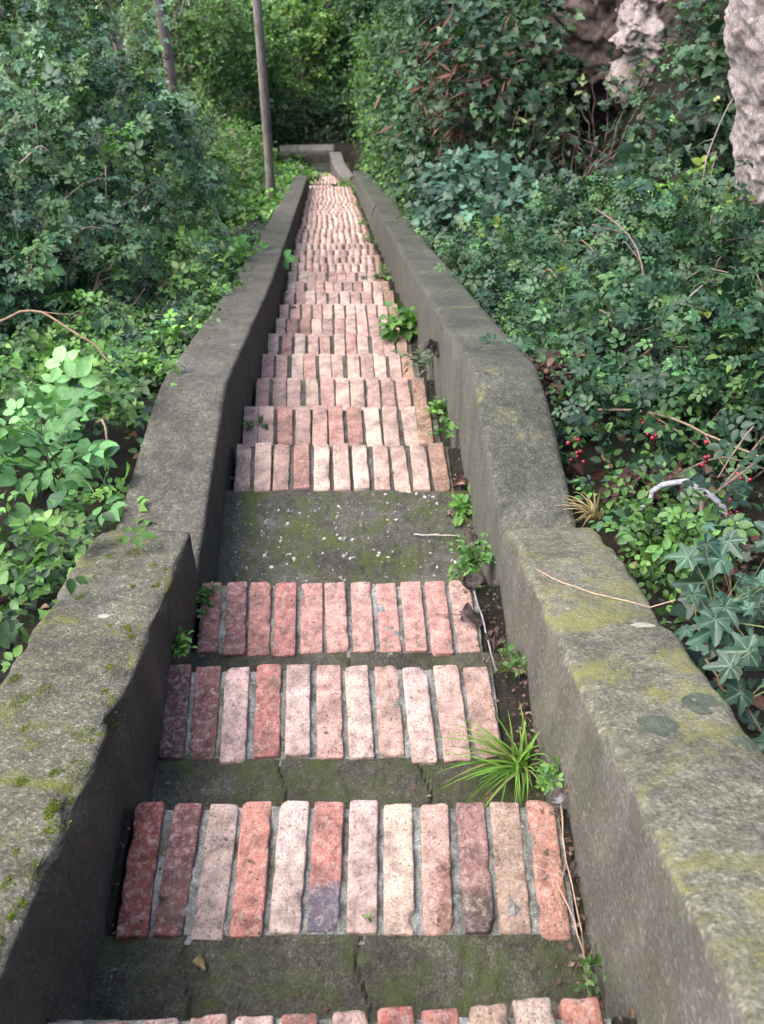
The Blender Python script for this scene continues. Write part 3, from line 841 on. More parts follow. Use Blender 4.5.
cover('ivy_undergrowth', 2600, (-2.8, -.6, .2, 9.5), 'ivy', .036, IVY + MID, .12, 3, M['leaf'], .20, keep=left_of, gap=-.6)
cover('yellowing_leaves', 110, (.4, 2.4, 1.7, 8), 'broad', .06, YEL + [(.30, .34, .12)], .12, 2, M['soft_leaf'], .5, keep=right_of, gap=-2.)
cover('weed_undergrowth', 4200, (-2.6, -.6, .4, 8), 'ovate', .046, MID + FRESH[:2] + BRAM[:4], .13, 5, M['leaf'], .34, keep=left_of, gap=-.02)
cover('clover_undergrowth', 700, (-2.4, -.6, .4, 7), 'bramble', .075, FRESH[:2] + MID, .16, 4, M['soft_leaf'], .36, keep=left_of, gap=.1)
cover('leaf_litter', 3000, (-2.6, 2.9, .2, 8), 'broad', .045, [(.09, .05, .03), (.13, .085, .05), (.06, .035, .025), (.11, .045, .035)], .03, 1, M['dry'], .05, keep=lambda X, Y: right_of(X, Y) | left_of(X, Y), up=.6)
cover('verge_plants', 1500, (-3.2, -1.2, 11, 26), 'broad', .10, FRESH + MID, .2, 4, M['soft_leaf'], .22, keep=lambda X, Y: (X < xl(Y) - .27) & (X > xl(Y) - 1.3))
cover('verge_undergrowth', 2600, (-1.2, 1.8, 9, 25), 'broad', .085, MID + IVY + FRESH[:1], .2, 4, M['soft_leaf'], .35, keep=lambda X, Y: (X > xr(Y) + .30) & (X < xr(Y) + 1.6))
cover('forest_floor', 4200, (-16, 10, 9, 45), 'broad', .17, MID + DARK, .4, 4, M['soft_leaf'], .5, keep=lambda X, Y: (X < xl(Y) - .9) | (X > xr(Y) + 1.0) | (Y > 26.6))

# ------------------------------------------------------------------ bigger plants by the walls
def leafy_plant(name, label, cat, x, y, z, h, n, kind, size, pal, mat, spread=.5, nleaf=3, group=None, stem_tint=(.07, .11, .04), droop=.35, up=1., var=.18, r=.004):
    root = thing(name, (x, y, z), label, cat, group)
    g = Geo(); sg = Geo()
    D = np.stack([spread * rng.standard_normal(n), spread * rng.standard_normal(n), np.ones(n)], 1)
    C = np.array([x, y, z]) + np.stack([rng.normal(0, .012 + .06 * h, n), rng.normal(0, .012 + .06 * h, n), np.zeros(n)], 1)
    sprigs(g, sg, C, D, h * rng.uniform(.65, 1.1, n), nleaf, kind, size, pal, droop, up, var, stem_tint, r)
    g.build('foliage', mat, root, True, origin=(x, y, z))
    sg.build('stems', M['stem'], root, origin=(x, y, z))
    return root
gz = lambda x, y: float(ground(x, y))
leafy_plant('alexanders_plant', 'large fresh-green broad-leaved plant in the left undergrowth, widest of those beside the left wall', 'plant', -1.08, 2.42, gz(-1.08, 2.42) + .04, .40, 13, 'celery', .19, [(.10, .23, .085), (.125, .27, .10), (.15, .30, .11)], M['soft_leaf'], .5, 3)
leafy_plant('alexanders_plant', 'small bright lime-green leafy shoot leaning against the outer side of the left wall', 'plant', -.87, 2.24, gz(-.87, 2.24), .22, 7, 'celery', .10, FRESH, M['soft_leaf'], .35, 3)
leafy_plant('alexanders_plant', 'bright green leafy clump overhanging the long left wall halfway down', 'plant', -1.22, 6.8, gz(-1.22, 6.8), .42, 26, 'celery', .20, [(.08, .21, .05), (.10, .25, .06), (.07, .18, .05)], M['soft_leaf'], .65, 3)
leafy_plant('alexanders_plant', 'lime-green upright leafy plant in front of the huge thicket, near the left edge', 'plant', -1.45, 3.55, gz(-1.45, 3.55), .34, 13, 'celery', .15, FRESH, M['soft_leaf'], .45, 3)
leafy_plant('alexanders_plant', 'pale green spreading plant between the left wall and the lime-green upright one', 'plant', -1.10, 3.5, gz(-1.10, 3.5), .28, 12, 'celery', .14, FRESH + MID, M['soft_leaf'], .6, 3)
leafy_plant('alexanders_plant', 'dull green low leafy plant below the widest one beside the left wall', 'plant', -.98, 1.88, gz(-.98, 1.88), .2, 9, 'celery', .15, MID, M['soft_leaf'], .6, 3)
leafy_plant('nettle_plant', 'fresh green weed patch on the verge beside the foot of the bare pole trunk', 'plant', -1.80, 15.5, gz(-1.8, 15.5), .5, 40, 'broad', .13, FRESH, M['soft_leaf'], .8, 4)
leafy_plant('nettle_plant', 'lime-green weeds filling the gap past the end of the long left wall', 'plant', -1.72, 19.6, gz(-1.9, 19.6), .55, 60, 'broad', .14, FRESH, M['soft_leaf'], .8, 4)
leafy_plant('bramble_shoot', 'yellow-green bramble shoots catching light among dark ivy on the right', 'plant', 1.35, 3.0, gz(1.35, 3.0), .42, 9, 'bramble', .10, FRESH, M['soft_leaf'], .5, 4)

# ivy trailing over the near right wall
def ivy_trail(label, pts, n, size):
    root = thing('ivy_trail', pts[0], label, 'ivy')
    pts = np.array(pts); g = Geo(); sg = Geo()
    t = np.linspace(0, len(pts) - 1, 16)
    Q = np.stack([np.interp(t, range(len(pts)), pts[:, c]) for c in range(3)], 1) + rng.normal(0, .008, (16, 3))
    tube(sg, Q, .004, .002, 5, (.12, .10, .06))
    ti = rng.random(n) * 15
    P = np.stack([np.interp(ti, range(16), Q[:, c]) for c in range(3)], 1) + np.stack([rng.normal(.02, .075, n), rng.normal(0, .08, n), rng.uniform(.0, .10, n)], 1)
    keep_ = []
    for i_ in range(n):
        if P[i_, 0] > .655 and all(np.linalg.norm(P[i_] - P[j_]) > size * .75 for j_ in keep_): keep_.append(i_)
    P = P[keep_]; n = len(P)
    ax = np.stack([rng.normal(-.3, .8, n), rng.normal(-.6, .7, n), rng.normal(-.1, .2, n)], 1)
    nr = np.stack([rng.normal(-.15, .45, n), rng.normal(-.3, .45, n), np.ones(n)], 1)
    put_leaves(g, 'ivy_fine', P, ax, nr, size * np.clip(np.exp(rng.normal(-.15, .4, n)), .4, 1.25), tints(n, [(.034, .084, .052), (.046, .10, .062), (.030, .070, .038)], .25))
    for i in range(n):
        k_ = int(np.argmin(np.linalg.norm(Q - P[i], axis=1)))
        tube(sg, [Q[k_], (Q[k_] + P[i]) / 2 + [0, 0, .01], P[i]], .0015, .001, 3, (.15, .16, .06))
    g.build('foliage', M['leaf'], root, True, origin=root.location)
    sg.build('stems', M['stem'], root, origin=root.location)
ivy_trail('large-leaved ivy spray spilling over the outer edge of the near right wall', [(.85, 1.45, -1.80), (.76, 1.36, -1.68), (.68, 1.27, -1.60), (.66, 1.12, -1.60), (.74, 1.0, -1.62)], 60, .060)
ivy_trail('dark ivy strands hanging in the gap outside the near right wall, below the large-leaved spray', [(.80, 1.05, -1.72), (.76, .92, -1.62), (.74, .8, -1.60), (.76, .66, -1.55)], 30, .048)

# grass tuft and small weeds rooted in the joints
def grass(label, x, y, z, n, h, pal, lean=(0, 0)):
    root = thing('grass_tuft', (x, y, z), label, 'grass')
    g = Geo()
    for _ in range(n):
        a = random.uniform(0, 6.28); d = np.array([math.cos(a) * .55 + lean[0], math.sin(a) * .55 + lean[1], 1.0]); L = h * random.uniform(.55, 1.15)
        d /= np.linalg.norm(d)
        t = np.linspace(0, 1, 8)[:, None]
        P = np.array([x, y, z]) + rng.normal(0, .010, 3) * [1, 1, 0] + d * t * L
        P[:, 2] -= (t[:, 0] ** 2.2) * L * random.uniform(.25, .75)
        P[:, :2] += (d[:2] * (t ** 2) * L * .35)
        w = .0036 * (1 - t[:, 0] ** 1.5) + .0002
        s = nz(np.cross(d, [0, 0, 1.])[None])[0]
        V = np.vstack([P - s * w[:, None], P + [0, 0, -.0012], P + s * w[:, None]])
        F = [[k_, k_ + 1, k_ + 9, k_ + 8] for k_ in range(7)] + [[k_ + 8, k_ + 9, k_ + 17, k_ + 16] for k_ in range(7)]
        c = np.array(random.choice(pal)) * random.uniform(.8, 1.25)
        tt = np.clip(np.linspace(.75, 1.2, 8), 0, 2)[:, None] * c
        g.add(V, [F], np.vstack([tt, tt, tt]))
    g.build('blades', M['soft_leaf'], root, origin=(x, y, z))
grass('bright green grass tuft growing from the second step against the right wall', .312, 1.125, -1.945, 64, .22, [(.12, .25, .035), (.16, .30, .05), (.09, .20, .03), (.22, .24, .08)], (-.36, -.10))
grass('dry straw-coloured grass tuft behind the rounded end of the near right wall', .615, 1.98, -2.0, 34, .12, [(.30, .24, .12), (.22, .17, .09)], (-.5, 0))
WEEDS = [
    ('bright green leaf rosette against the long right wall, biggest weed on the stairs', .165, 4.75, -3.235, .20, 15, 'ovate', .085, FRESH, .6),
    ('greyish feathery weed on the step above a brown leaf heap, against the long right wall', .19, 3.85, -2.82, .15, 12, 'narrow', .07, [(.12, .15, .10), (.10, .14, .09)], .6),
    ('small green fern on the third step below the landing, against the long right wall', .235, 3.20, -2.61, .09, 9, 'ovate', .035, FRESH, .7),
    ('dark little weed just below the landing bricks, against the long right wall', .255, 2.85, -2.42, .08, 9, 'ovate', .030, MID, .7),
    ('light green fern sprig at the pebbled landing edge, against the long right wall', .29, 2.42, -2.405, .09, 10, 'ovate', .038, FRESH, .7),
    ('bushy green clover clump in the corner where the two right walls meet', .285, 1.98, -2.20, .12, 34, 'ovate', .024, [(.07, .16, .04), (.085, .19, .045)], .8),
    ('tiny clover sprig at the top right corner of the nearest whole brick row', .34, .99, -1.74, .035, 9, 'ovate', .020, FRESH, .9),
    ('small bright weed in the corner of the second step against the left wall', -.505, 1.46, -1.945, .06, 12, 'ovate', .026, FRESH, .8),
    ('thin dark weeds in the joint at the end of the near left wall', -.515, 1.80, -2.15, .08, 14, 'ovate', .022, MID, .7),
    ('tiny weed against the left wall, beside the first brick row below the landing', -.57, 3.1, -2.60, .05, 7, 'ovate', .025, FRESH, .8),
    ('faint green sprig at the foot of the near right wall, below the straw stems', .368, .60, -1.70, .05, 8, 'ovate', .018, MID, .8),
    ('green seedling under the near right wall just above the grass tuft', .325, 1.42, -1.96, .06, 9, 'ovate', .022, MID, .8),
]
for lab, x, y, z, h, n, kd, s, pl, sp_ in WEEDS:
    leafy_plant('weed', lab, 'weed', x, y, z, h, n, kd, s, pl, M['soft_leaf'], sp_, 5, group='weeds rooted along the walls', r=.0014)
for t_, (x, y) in enumerate([(.06, 7.0), (-.03, 9.2), (-.16, 11.4), (-.30, 14.0), (-.55, 17.5)]):
    yy = y; xx = float(xr(yy)) - .06
    zz = float(nl(yy)) - .05
    leafy_plant('weed', ['soft green weed low on the long right wall, nearest of five down the flight', 'second far-flight weed down the long right wall', 'third far-flight weed down the long right wall', 'fourth far-flight weed down the long right wall', 'last far-flight weed before the long right wall ends'][t_], 'weed', xx, yy, zz, .16, 8, 'ovate', .06, FRESH + OLIVE, M['soft_leaf'], .6, 4, group='weeds rooted along the walls', r=.002)
leafy_plant('weed', 'pale green weed in front of the stepped-in end of the long right wall', 'weed', -.78, 19.0, float(nl(19.0)) - .1, .34, 16, 'ovate', .11, FRESH, M['soft_leaf'], .4, 4, group='weeds rooted along the walls', r=.003)

# dead leaves
def dead_leaf(label, x, y, z, s, tint, n=1, spread=.02, hgt=.02):
    g = Geo()
    for _ in range(n):
        nu, nv = 16, 10
        u = np.linspace(0, 1, nu); v = np.linspace(-1, 1, nv)
        U, W = np.meshgrid(u, v, indexing='ij')
        half = .36 * np.sin(np.pi * np.clip(U * .94 + .04, 0, 1)) ** .8
        X = U - .5; Yy = W * half
        ph = random.uniform(0, 6)
        Z = .34 * (W ** 2) * half * 2 + .26 * np.sin(U * 6.5 + ph) * (.3 + abs(W) * .6) + .12 * np.sin(W * 6 + U * 11 + ph)
        X = X * .82 + .08 * np.sin(W * 4 + ph); Yy = Yy * (.8 + .25 * np.sin(U * 9 + ph))
        a = random.uniform(0, 6.28); b = random.uniform(-.6, .6)
        P = np.stack([X, Yy, Z], -1).reshape(-1, 3) * s * random.uniform(.7, 1.15)
        Rb = np.array([[1, 0, 0], [0, math.cos(b), -math.sin(b)], [0, math.sin(b), math.cos(b)]])
        Ra = np.array([[math.cos(a), -math.sin(a), 0], [math.sin(a), math.cos(a), 0], [0, 0, 1]])
        P = P @ Rb.T @ Ra.T
        P[:, 2] -= P[:, 2].min()
        P += [x + random.uniform(-1, 1) * spread, y + random.uniform(-1, 1) * spread * 1.4, z + random.uniform(0, 1) * hgt * (n > 1)]
        I = np.arange(nu * nv).reshape(nu, nv)
        g.add(P, [np.stack([I[:-1, :-1], I[1:, :-1], I[1:, 1:], I[:-1, 1:]], -1).reshape(-1, 4)], np.array(tint) * random.uniform(.7, 1.3))
    o = g.build('dead_leaf', M['dry'], None, True, origin=(x, y, z))
    return props(o, label, 'dead leaf', 'dead leaves on the steps')
DL = [
    ('big crumpled dark brown dead leaf on the third brick row by the right wall', .262, 1.73, -2.143, .105, (.060, .045, .042)),
    ('crumpled dark dead leaf lying above the third brick row corner by the clover clump', .283, 1.82, -2.143, .085, (.055, .042, .04)),
    ('torn brown dead leaf at the lower right end of the third brick row', .285, 1.64, -2.143, .075, (.09, .06, .05)),
    ('curled black-brown dead leaf on the first steps below the landing, by the long right wall', .215, 3.60, -2.605, .11, (.05, .037, .036)),
    ('dead brown leaf standing against the right wall at the pebbled landing edge', .285, 2.24, -2.405, .085, (.075, .05, .055)),
    ('reddish dead leaf among the landing bricks and the right wall', .285, 2.52, -2.405, .07, (.16, .09, .07)),
    ('tan dead leaf scrap on the pebbled landing beside the light fern sprig', .255, 2.36, -2.405, .045, (.22, .15, .11)),
    ('orange-brown dead leaf wedged beside the last brick of the nearest whole row', .352, .955, -1.72, .05, (.22, .09, .05)),
    ('grey dead leaf wedged beside the last brick of the nearest whole row', .356, .90, -1.72, .035, (.12, .115, .12)),
    ('dark dead leaf in the gutter beside the nearest whole brick row', .360, .80, -1.735, .06, (.06, .045, .04)),
    ('small green-brown leaf lying on the concrete of the nearest whole step, left', -.30, .60, -1.731, .03, (.20, .16, .08)),
    ('tiny yellowish leaf stuck at the mortar edge of the nearest whole row', -.02, .672, -1.722, .022, (.22, .25, .10)),
    ('small brown leaf on the concrete under the grass tuft', .24, 1.06, -1.944, .03, (.14, .10, .06)),
]
for lab, x, y, z, s, c in DL: dead_leaf(lab, x, y, z + .002, s, c)

# crumbs of leaf and soil gathered in the gutter by the right walls
g = Geo()
for _ in range(900):
    y = random.uniform(.45, 6.5) if random.random() < .35 else random.uniform(.5, 2.6)
    k_ = next((q_ for q_ in noses if q_[0] >= y), noses[-1])
    off = abs(random.gauss(0, .022)); x = float(xr(y)) - .008 - off
    if random.random() < .12: x = random.uniform(float(xl(y)) + .03, float(xr(y)) - .05)
    if random.random() < .12: x = float(xl(y)) + .01 + off
    s = random.uniform(.004, .016)
    a = random.uniform(0, 6.28)
    V0 = np.array([[0, 0, 0], [.5, .3, random.uniform(0, .3)], [1, 0, random.uniform(-.1, .3)], [.5, -.3, random.uniform(0, .3)]]) * s
    V = np.stack([V0[:, 0] * math.cos(a) - V0[:, 1] * math.sin(a) + x, V0[:, 0] * math.sin(a) + V0[:, 1] * math.cos(a) + y, V0[:, 2] + k_[1] + random.uniform(-.004, .006)], 1)
    g.add(V, [[[0, 1, 2, 3]]], np.array(random.choice([(.07, .045, .03), (.11, .075, .05), (.045, .032, .025), (.16, .12, .09), (.10, .05, .035)])))
props(g.build('gutter_litter', M['dry']), kind='stuff')

# twigs and dry stems
def twig(name, label, pts, r0, r1, tint, sides=6, cat='twig', forks=0, sm=10):
    pts = np.array(pts, float); t = np.linspace(0, len(pts) - 1, sm)
    # gentle Catmull-like smoothing
    Q = np.stack([np.interp(t, range(len(pts)), pts[:, c]) for c in range(3)], 1)
    for _ in range(2): Q[1:-1] = (Q[:-2] + 2 * Q[1:-1] + Q[2:]) / 4
    Q[1:-1] += rng.normal(0, r0 * .5, Q[1:-1].shape)
    if 'near right wall' in label and name == 'dry_stem':
        for p in Q: p[2] = on_wall(w_nr, p[0], p[1], p[2]) + r0 * (.9 + .8 * random.random())
    g = Geo(); tube(g, Q, r0, r1, sides, tint)
    for f in range(forks):
        k_ = int(len(Q) * (.35 + .5 * f / max(1, forks)))
        d = nz((Q[-1] - Q[0])[None])[0] + rng.normal(0, .6, 3)
        L = np.linalg.norm(Q[-1] - Q[0]) * random.uniform(.2, .4)
        e = Q[k_] + nz(d[None])[0] * L
        tube(g, [Q[k_], (Q[k_] + e) / 2 + rng.normal(0, L * .06, 3), e], r0 * .55, r1 * .5, 4, np.array(tint) * .9)
    o = g.build(name, M['stem'], None, True, origin=tuple(pts[0]))
    return props(o, label, cat)
twig('dry_stem', 'thin straw-coloured stem lying across the top of the near right wall to the ivy spray', [(.375, 1.56, -1.735), (.40, 1.50, -1.71), (.46, 1.44, -1.675), (.54, 1.385, -1.645), (.63, 1.33, -1.60)], .0022, .0014, (.34, .25, .17))
twig('dry_stem', 'short upright straw stem at the bend of the thin stem on the near right wall', [(.398, 1.51, -1.72), (.385, 1.60, -1.77), (.375, 1.70, -1.82)], .0015, .001, (.10, .08, .06))
twig('dry_stem', 'straw stem hanging over the right end of the nearest whole brick row', [(.345, .93, -1.715), (.335, .80, -1.70), (.352, .67, -1.715), (.348, .60, -1.72)], .0018, .0012, (.30, .20, .15), forks=2)
twig('dry_stem', 'second straw stem crossing the lowest concrete beside the right wall', [(.318, .76, -1.712), (.338, .70, -1.71), (.352, .60, -1.715)], .0016, .0012, (.33, .22, .17))
twig('twig', 'pale bare twig lying on the pebbled landing pointing at the right wall', [(.11, 2.29, -2.398), (.18, 2.28, -2.392), (.255, 2.275, -2.39)], .0025, .0018, (.42, .38, .33), forks=1)
twig('twig', 'thin grey stick leaning on the crumpled dead leaves of the third brick row', [(.262, 1.78, -2.10), (.285, 1.66, -2.115), (.305, 1.50, -2.11)], .0028, .0022, (.22, .20, .21))
twig('twig', 'fine dark twig sticking out of the crumpled dead leaves over the bricks', [(.29, 1.72, -2.11), (.22, 1.71, -2.12), (.15, 1.73, -2.137)], .0018, .001, (.10, .06, .05), forks=2)
twig('twig', 'fine pale twig hooked over the second brick row corner by the right wall', [(.25, 1.42, -1.93), (.27, 1.50, -2.06), (.29, 1.55, -2.09)], .0018, .001, (.30, .22, .18))
twig('branch', 'smooth grey arched branch rising from the brambles outside the near right wall', [(.72, 1.95, -1.98), (.78, 1.98, -1.87), (.86, 1.95, -1.83), (.93, 1.87, -1.85), (.97, 1.78, -1.95)], .008, .009, (.26, .25, .27), 8, 'branch', sm=16)
twig('branch', 'knobbly fallen brown branch under the grey arched one', [(.66, 1.72, -1.93), (.78, 1.72, -1.88), (.90, 1.74, -1.87), (1.05, 1.70, -1.85), (1.25, 1.66, -1.8)], .011, .014, (.17, .13, .10), 8, 'branch', forks=3, sm=16)
twig('branch', 'long tan bramble cane crossing the berries on the right', [(.70, 2.45, -1.98), (.82, 2.3, -1.86), (.95, 2.1, -1.80), (1.1, 1.95, -1.78)], .0042, .0032, (.20, .14, .095), 6, 'branch', forks=2, sm=14)
twig('branch', 'dead lilac-grey stick slanting up through the ivy on the right', [(.85, 2.85, -2.15), (1.0, 2.95, -1.98), (1.18, 3.1, -1.92)], .006, .004, (.22, .18, .19), 6, 'branch', forks=1)
twig('branch', 'thin forked dead stem standing up from the ivy bank on the right', [(1.0, 3.35, -2.35), (1.08, 3.4, -2.08), (1.0, 3.55, -1.95), (.88, 3.7, -1.93)], .005, .003, (.20, .14, .12), 6, 'branch', forks=2)
twig('branch', 'long pale bare twig arching through the ivy below the rock pillar', [(1.6, 4.2, -2.6), (1.5, 4.3, -2.2), (1.55, 4.45, -1.95), (1.62, 4.5, -1.8)], .005, .003, (.24, .19, .16), 6, 'branch', forks=2)
twig('branch', 'brown arching bramble cane in the left undergrowth, pointing at the wall', [(-1.62, 3.3, -2.25), (-1.4, 3.35, -2.17), (-1.2, 3.2, -2.2), (-1.0, 3.05, -2.3)], .006, .004, (.21, .14, .09), 6, 'branch', forks=1, sm=14)
twig('branch', 'short broken brown stick beside the lime-green shoot at the left wall', [(-.98, 2.55, -2.12), (-.93, 2.5, -2.06), (-.91, 2.42, -2.10)], .005, .004, (.24, .17, .13), 6, 'branch')
twig('branch', 'tall thin dead cane standing in the middle of the huge left thicket', [(-1.75, 5.3, -3.4), (-1.62, 5.2, -2.9), (-1.58, 5.3, -2.5)], .006, .004, (.20, .16, .12), 6, 'branch', forks=1)
twig('branch', 'pale dead branch across the face of the huge left thicket', [(-2.25, 4.9, -2.55), (-1.95, 5.0, -2.35), (-1.85, 5.1, -2.28), (-1.8, 5.1, -2.34)], .007, .005, (.26, .21, .17), 6, 'branch', forks=2)
twig('branch', 'long grey dead branch slanting down the right flank of the huge left thicket', [(-1.55, 7.0, -3.25), (-1.3, 6.9, -3.55), (-1.12, 6.7, -3.85)], .009, .006, (.23, .22, .22), 6, 'branch')
for q_ in range(60):       # bare canes tangled in the right bank
    x = random.uniform(.75, 1.9); y = random.uniform(1.9, 5.5)
    z = gz(x, y)
    L = random.uniform(.3, .7); a = random.uniform(0, 6.28)
    d = np.array([math.cos(a) * L, math.sin(a) * L, 0])
    if float(x + d[0]) < float(xr(y + d[1])) + .35: d[0] = abs(d[0])
    P0 = np.array([x, y, z + .03]); P2 = P0 + d; P2[2] = gz(P2[0], P2[1]) + random.uniform(.1, .45)
    Pm = (P0 + P2) / 2 + [0, 0, random.uniform(.12, .3)]
    o = twig('bramble_cane', 'bare brown bramble cane arching through the ivy bank on the right', [P0, Pm, P2], random.uniform(.003, .006), .002, np.array((.16, .11, .09)) * random.uniform(.6, 1.6), 5, 'cane', sm=10)
    o['group'] = 'bare canes in the right bank'

# red berries in the right bank
def berries(label, x, y, z, n):
    g = Geo()
    V0, F0 = brick_grid(4, 4, 4); V0 = nz(V0)
    for _ in range(n):
        p = np.array([x, y, z]) + rng.normal(0, .022, 3)
        g.add(V0 * random.uniform(.005, .0075) + p, [F0], np.array((.20, .010, .022)) * random.uniform(.6, 1.3))
    tube(g, [(x, y, z - .12), (x + .01, y, z - .05), (x, y, z)], .002, .0015, 4, (.10, .05, .03))
    props(g.build('berry_cluster', M['petal'], None, True, origin=(x, y, z - .12)), label, 'berries', 'red berry clusters in the right bank')
for lab, x, y, z in [('red berries hanging just under the tan cane on the right', .84, 2.28, -1.93), ('lone dull red berries nearest the long right wall', .60, 2.25, -1.98), ('red berries at the picture edge above the grey arched branch', .98, 1.92, -1.84), ('dark red berries beside the fallen brown branch', .95, 1.80, -1.84), ('crimson berries in the leaves between the tan cane and the grey arched branch', .93, 2.08, -1.86)]:
    berries(lab, x, y, z, 9)

# withered brown foliage heaps
for lab, bl in [('withered dark brown bramble foliage in the right bank, nearest the bend of the long right wall', (.62, 2.75, -2.15, .12, .16, .12)), ('withered brown leaf heap below the berries on the right', (.86, 2.05, -2.0, .16, .16, .08)), ('withered reddish leaf heap by the large-leaved ivy spray', (.95, 1.55, -1.84, .14, .14, .06))]:
    b0 = bl
    g = Geo()
    P, d = blob_points([bl], 110, .2)
    sprigs(g, None, P, d + .5 * rng.standard_normal(P.shape), .06, 3, 'broad', .04, [(.05, .025, .02), (.08, .045, .035), (.035, .02, .018)], .5, .4)
    props(g.build('withered_foliage', M['dry'], None, origin=bl[:3]), lab, 'dead foliage')

# ------------------------------------------------------------------ rocks
def rock(name, label, blobs, mat, sub=56, amp=.16, seed=0., freq=1.5, shear=0.):
    """one stone: sphere grid pushed out to the union of ellipsoids and roughened"""
    V0, F = brick_grid(sub, sub, sub)
    dirs = nz(V0)
    c0 = np.array(blobs[0][:3])
    r = np.zeros(len(dirs))
    for b in blobs:
        o = c0 - np.array(b[:3]); s = np.array(b[3:6])
        A = ((dirs / s) ** 2).sum(1); Bq = 2 * (dirs * o / s ** 2).sum(1); C = ((o / s) ** 2).sum() - 1
        disc = Bq ** 2 - 4 * A * C
        t = np.where(disc > 0, (-Bq + np.sqrt(np.maximum(disc, 0))) / (2 * A), 0)
        r = np.maximum(r, t)
    P = c0 + dirs * r[:, None]
    P[:, 0] += shear * (P[:, 2] - c0[2])
    for i, p in enumerate(P):
        q_ = p + seed
        n = noise.fractal(Vector(q_ * freq), .8, 2.1, 6) * amp
        rid = noise.ridged_multi_fractal(Vector(q_ * freq * 2.3), .9, 2.2, 5, 1, 2) * amp * .22
        hard = noise.turbulence(Vector(q_ * 4.2), 5, True) - .5
        cell = noise.noise(Vector(q_ * 11)) * amp * .16 + noise.noise(Vector(q_ * 24)) * amp * .13 - max(0, noise.noise(Vector(q_ * 17)) - .25) * amp * .5
        hd = nz(np.array([[dirs[i][0], dirs[i][1], dirs[i][2] * .3]]))[0]
        P[i] += hd * (n * .7 - rid * .3 + cell * .25 - hard * amp * .75)
    base = (c0[0], c0[1], c0[2] - blobs[0][5])
    return props(mesh(name, P, [F], mat, None, smooth=True, origin=base), label, 'rock')
rock('rock_pillar', 'tall pale pitted rock pillar at the right picture edge', [(2.30, 5.05, -2.0, .48, .55, 2.6)], M['rock'], 96, .085, 3., 1.6, -.30)
rock('rock_face', 'brown hollowed rock face with a pale streak, behind the ivy right of the stairs', [(2.75, 10.2, -3.0, 1.25, 1.0, 1.7), (3.4, 9.0, -2.6, 1.0, 1.0, 1.6)], M['rock_brown'], 64, .26, 7., 1.0)
rock('rock_face', 'pale jagged rock fin standing in front of the brown hollowed rock face', [(2.40, 9.3, -2.9, .30, .45, 1.15), (2.62, 9.5, -2.2, .62, .5, .8), (2.1, 9.5, -2.2, .35, .4, .6)], M['rock'], 72, .22, 11., 1.3)

# ------------------------------------------------------------------ ivy and shrubs on the right
shrub('ivy_mass', 'dark glossy ivy climbing beside the left flank of the rock pillar', 'ivy', [(1.86, 6.0, -3.05, .30, .5, .50), (2.08, 6.0, -2.4, .09, .3, .5), (1.50, 5.9, -3.45, .5, .5, .28)], 520, 'ivy', .085, IVY, .16, 4, M['leaf'], hollow=.5, stems=6, outward=.7)
shrub('shrub', 'yellow-green leafy shrub at the foot of the rock pillar', 'bush', [(1.72, 5.0, -2.70, .20, .25, .26)], 130, 'broad', .065, FRESH + YEL, .13, 4, M['soft_leaf'], hollow=.3, stems=5)
shrub('ivy_mass', 'curtain of dark ivy hanging over the bank where it overlooks the long right wall', 'ivy', [(.95, 9.6, -4.3, .62, .9, .95), (1.15, 9.2, -3.55, .6, .8, .7), (1.0, 11.2, -4.6, .6, 1., 1.2)], 1700, 'ivy', .10, IVY + DARK, .22, 4, M['leaf'], hollow=.6, stems=14, stem_tint=(.14, .07, .045), outward=.8)
shrub('ivy_mass', 'low bluish ivy mound spilling onto the long right wall below the ivy curtain', 'ivy', [(.62, 7.6, -4.05, .36, .9, .3), (.85, 6.6, -3.55, .4, .8, .3)], 620, 'ivy', .085, [(.035, .075, .05), (.04, .085, .055), (.05, .10, .06)], .15, 4, M['leaf'], hollow=.4, stems=4)
shrub('dead_thicket', 'tangle of bare brown stems under the brown hollowed rock face', 'bush', [(1.65, 8.3, -3.85, .75, .6, .40), (1.35, 8.5, -3.7, .4, .5, .45), (2.0, 8.4, -3.6, .5, .5, .5)], 190, 'ivy', .075, IVY + OLIVE[:1], .2, 3, M['leaf'], hollow=.3, stems=75, stem_tint=(.12, .088, .082), twig_every=2)
shrub('hedge_shrub', 'mid-green shrub leaning over the long right wall beyond the ivy curtain', 'bush', [(.72, 13.2, -5.7, .72, 1.2, 1.2), (.85, 12.8, -4.8, .8, 1., .9)], 1300, 'broad', .08, MID[:2] + IVY + DARK, .26, 5, M['soft_leaf'], hollow=.55, stems=10)
shrub('hedge_shrub', 'bright green shrub beside the far half of the long right wall', 'bush', [(.25, 16.2, -7.2, .62, 1.3, 1.2), (.4, 16.0, -6.2, .7, 1.1, .9)], 1300, 'broad', .085, MID + IVY + DARK[:1], .28, 5, M['soft_leaf'], hollow=.55, stems=8)
shrub('hedge_shrub', 'rounded green shrub over the end of the long right wall', 'bush', [(.02, 19.8, -8.6, .62, 1.2, 1.3), (.2, 19.5, -7.4, .8, 1.2, 1.0)], 1200, 'broad', .10, MID, .32, 5, M['soft_leaf'], hollow=.55, stems=8)
shrub('hedge_shrub', 'feathery green shrub behind the short stepped-in wall at the stair foot', 'bush', [(-.55, 23.2, -10.2, .62, 1.1, 1.3), (-.4, 23.4, -9.0, .8, 1.1, 1.1)], 1200, 'narrow', .16, MID + FRESH[:1], .34, 6, M['soft_leaf'], hollow=.5, stems=8)
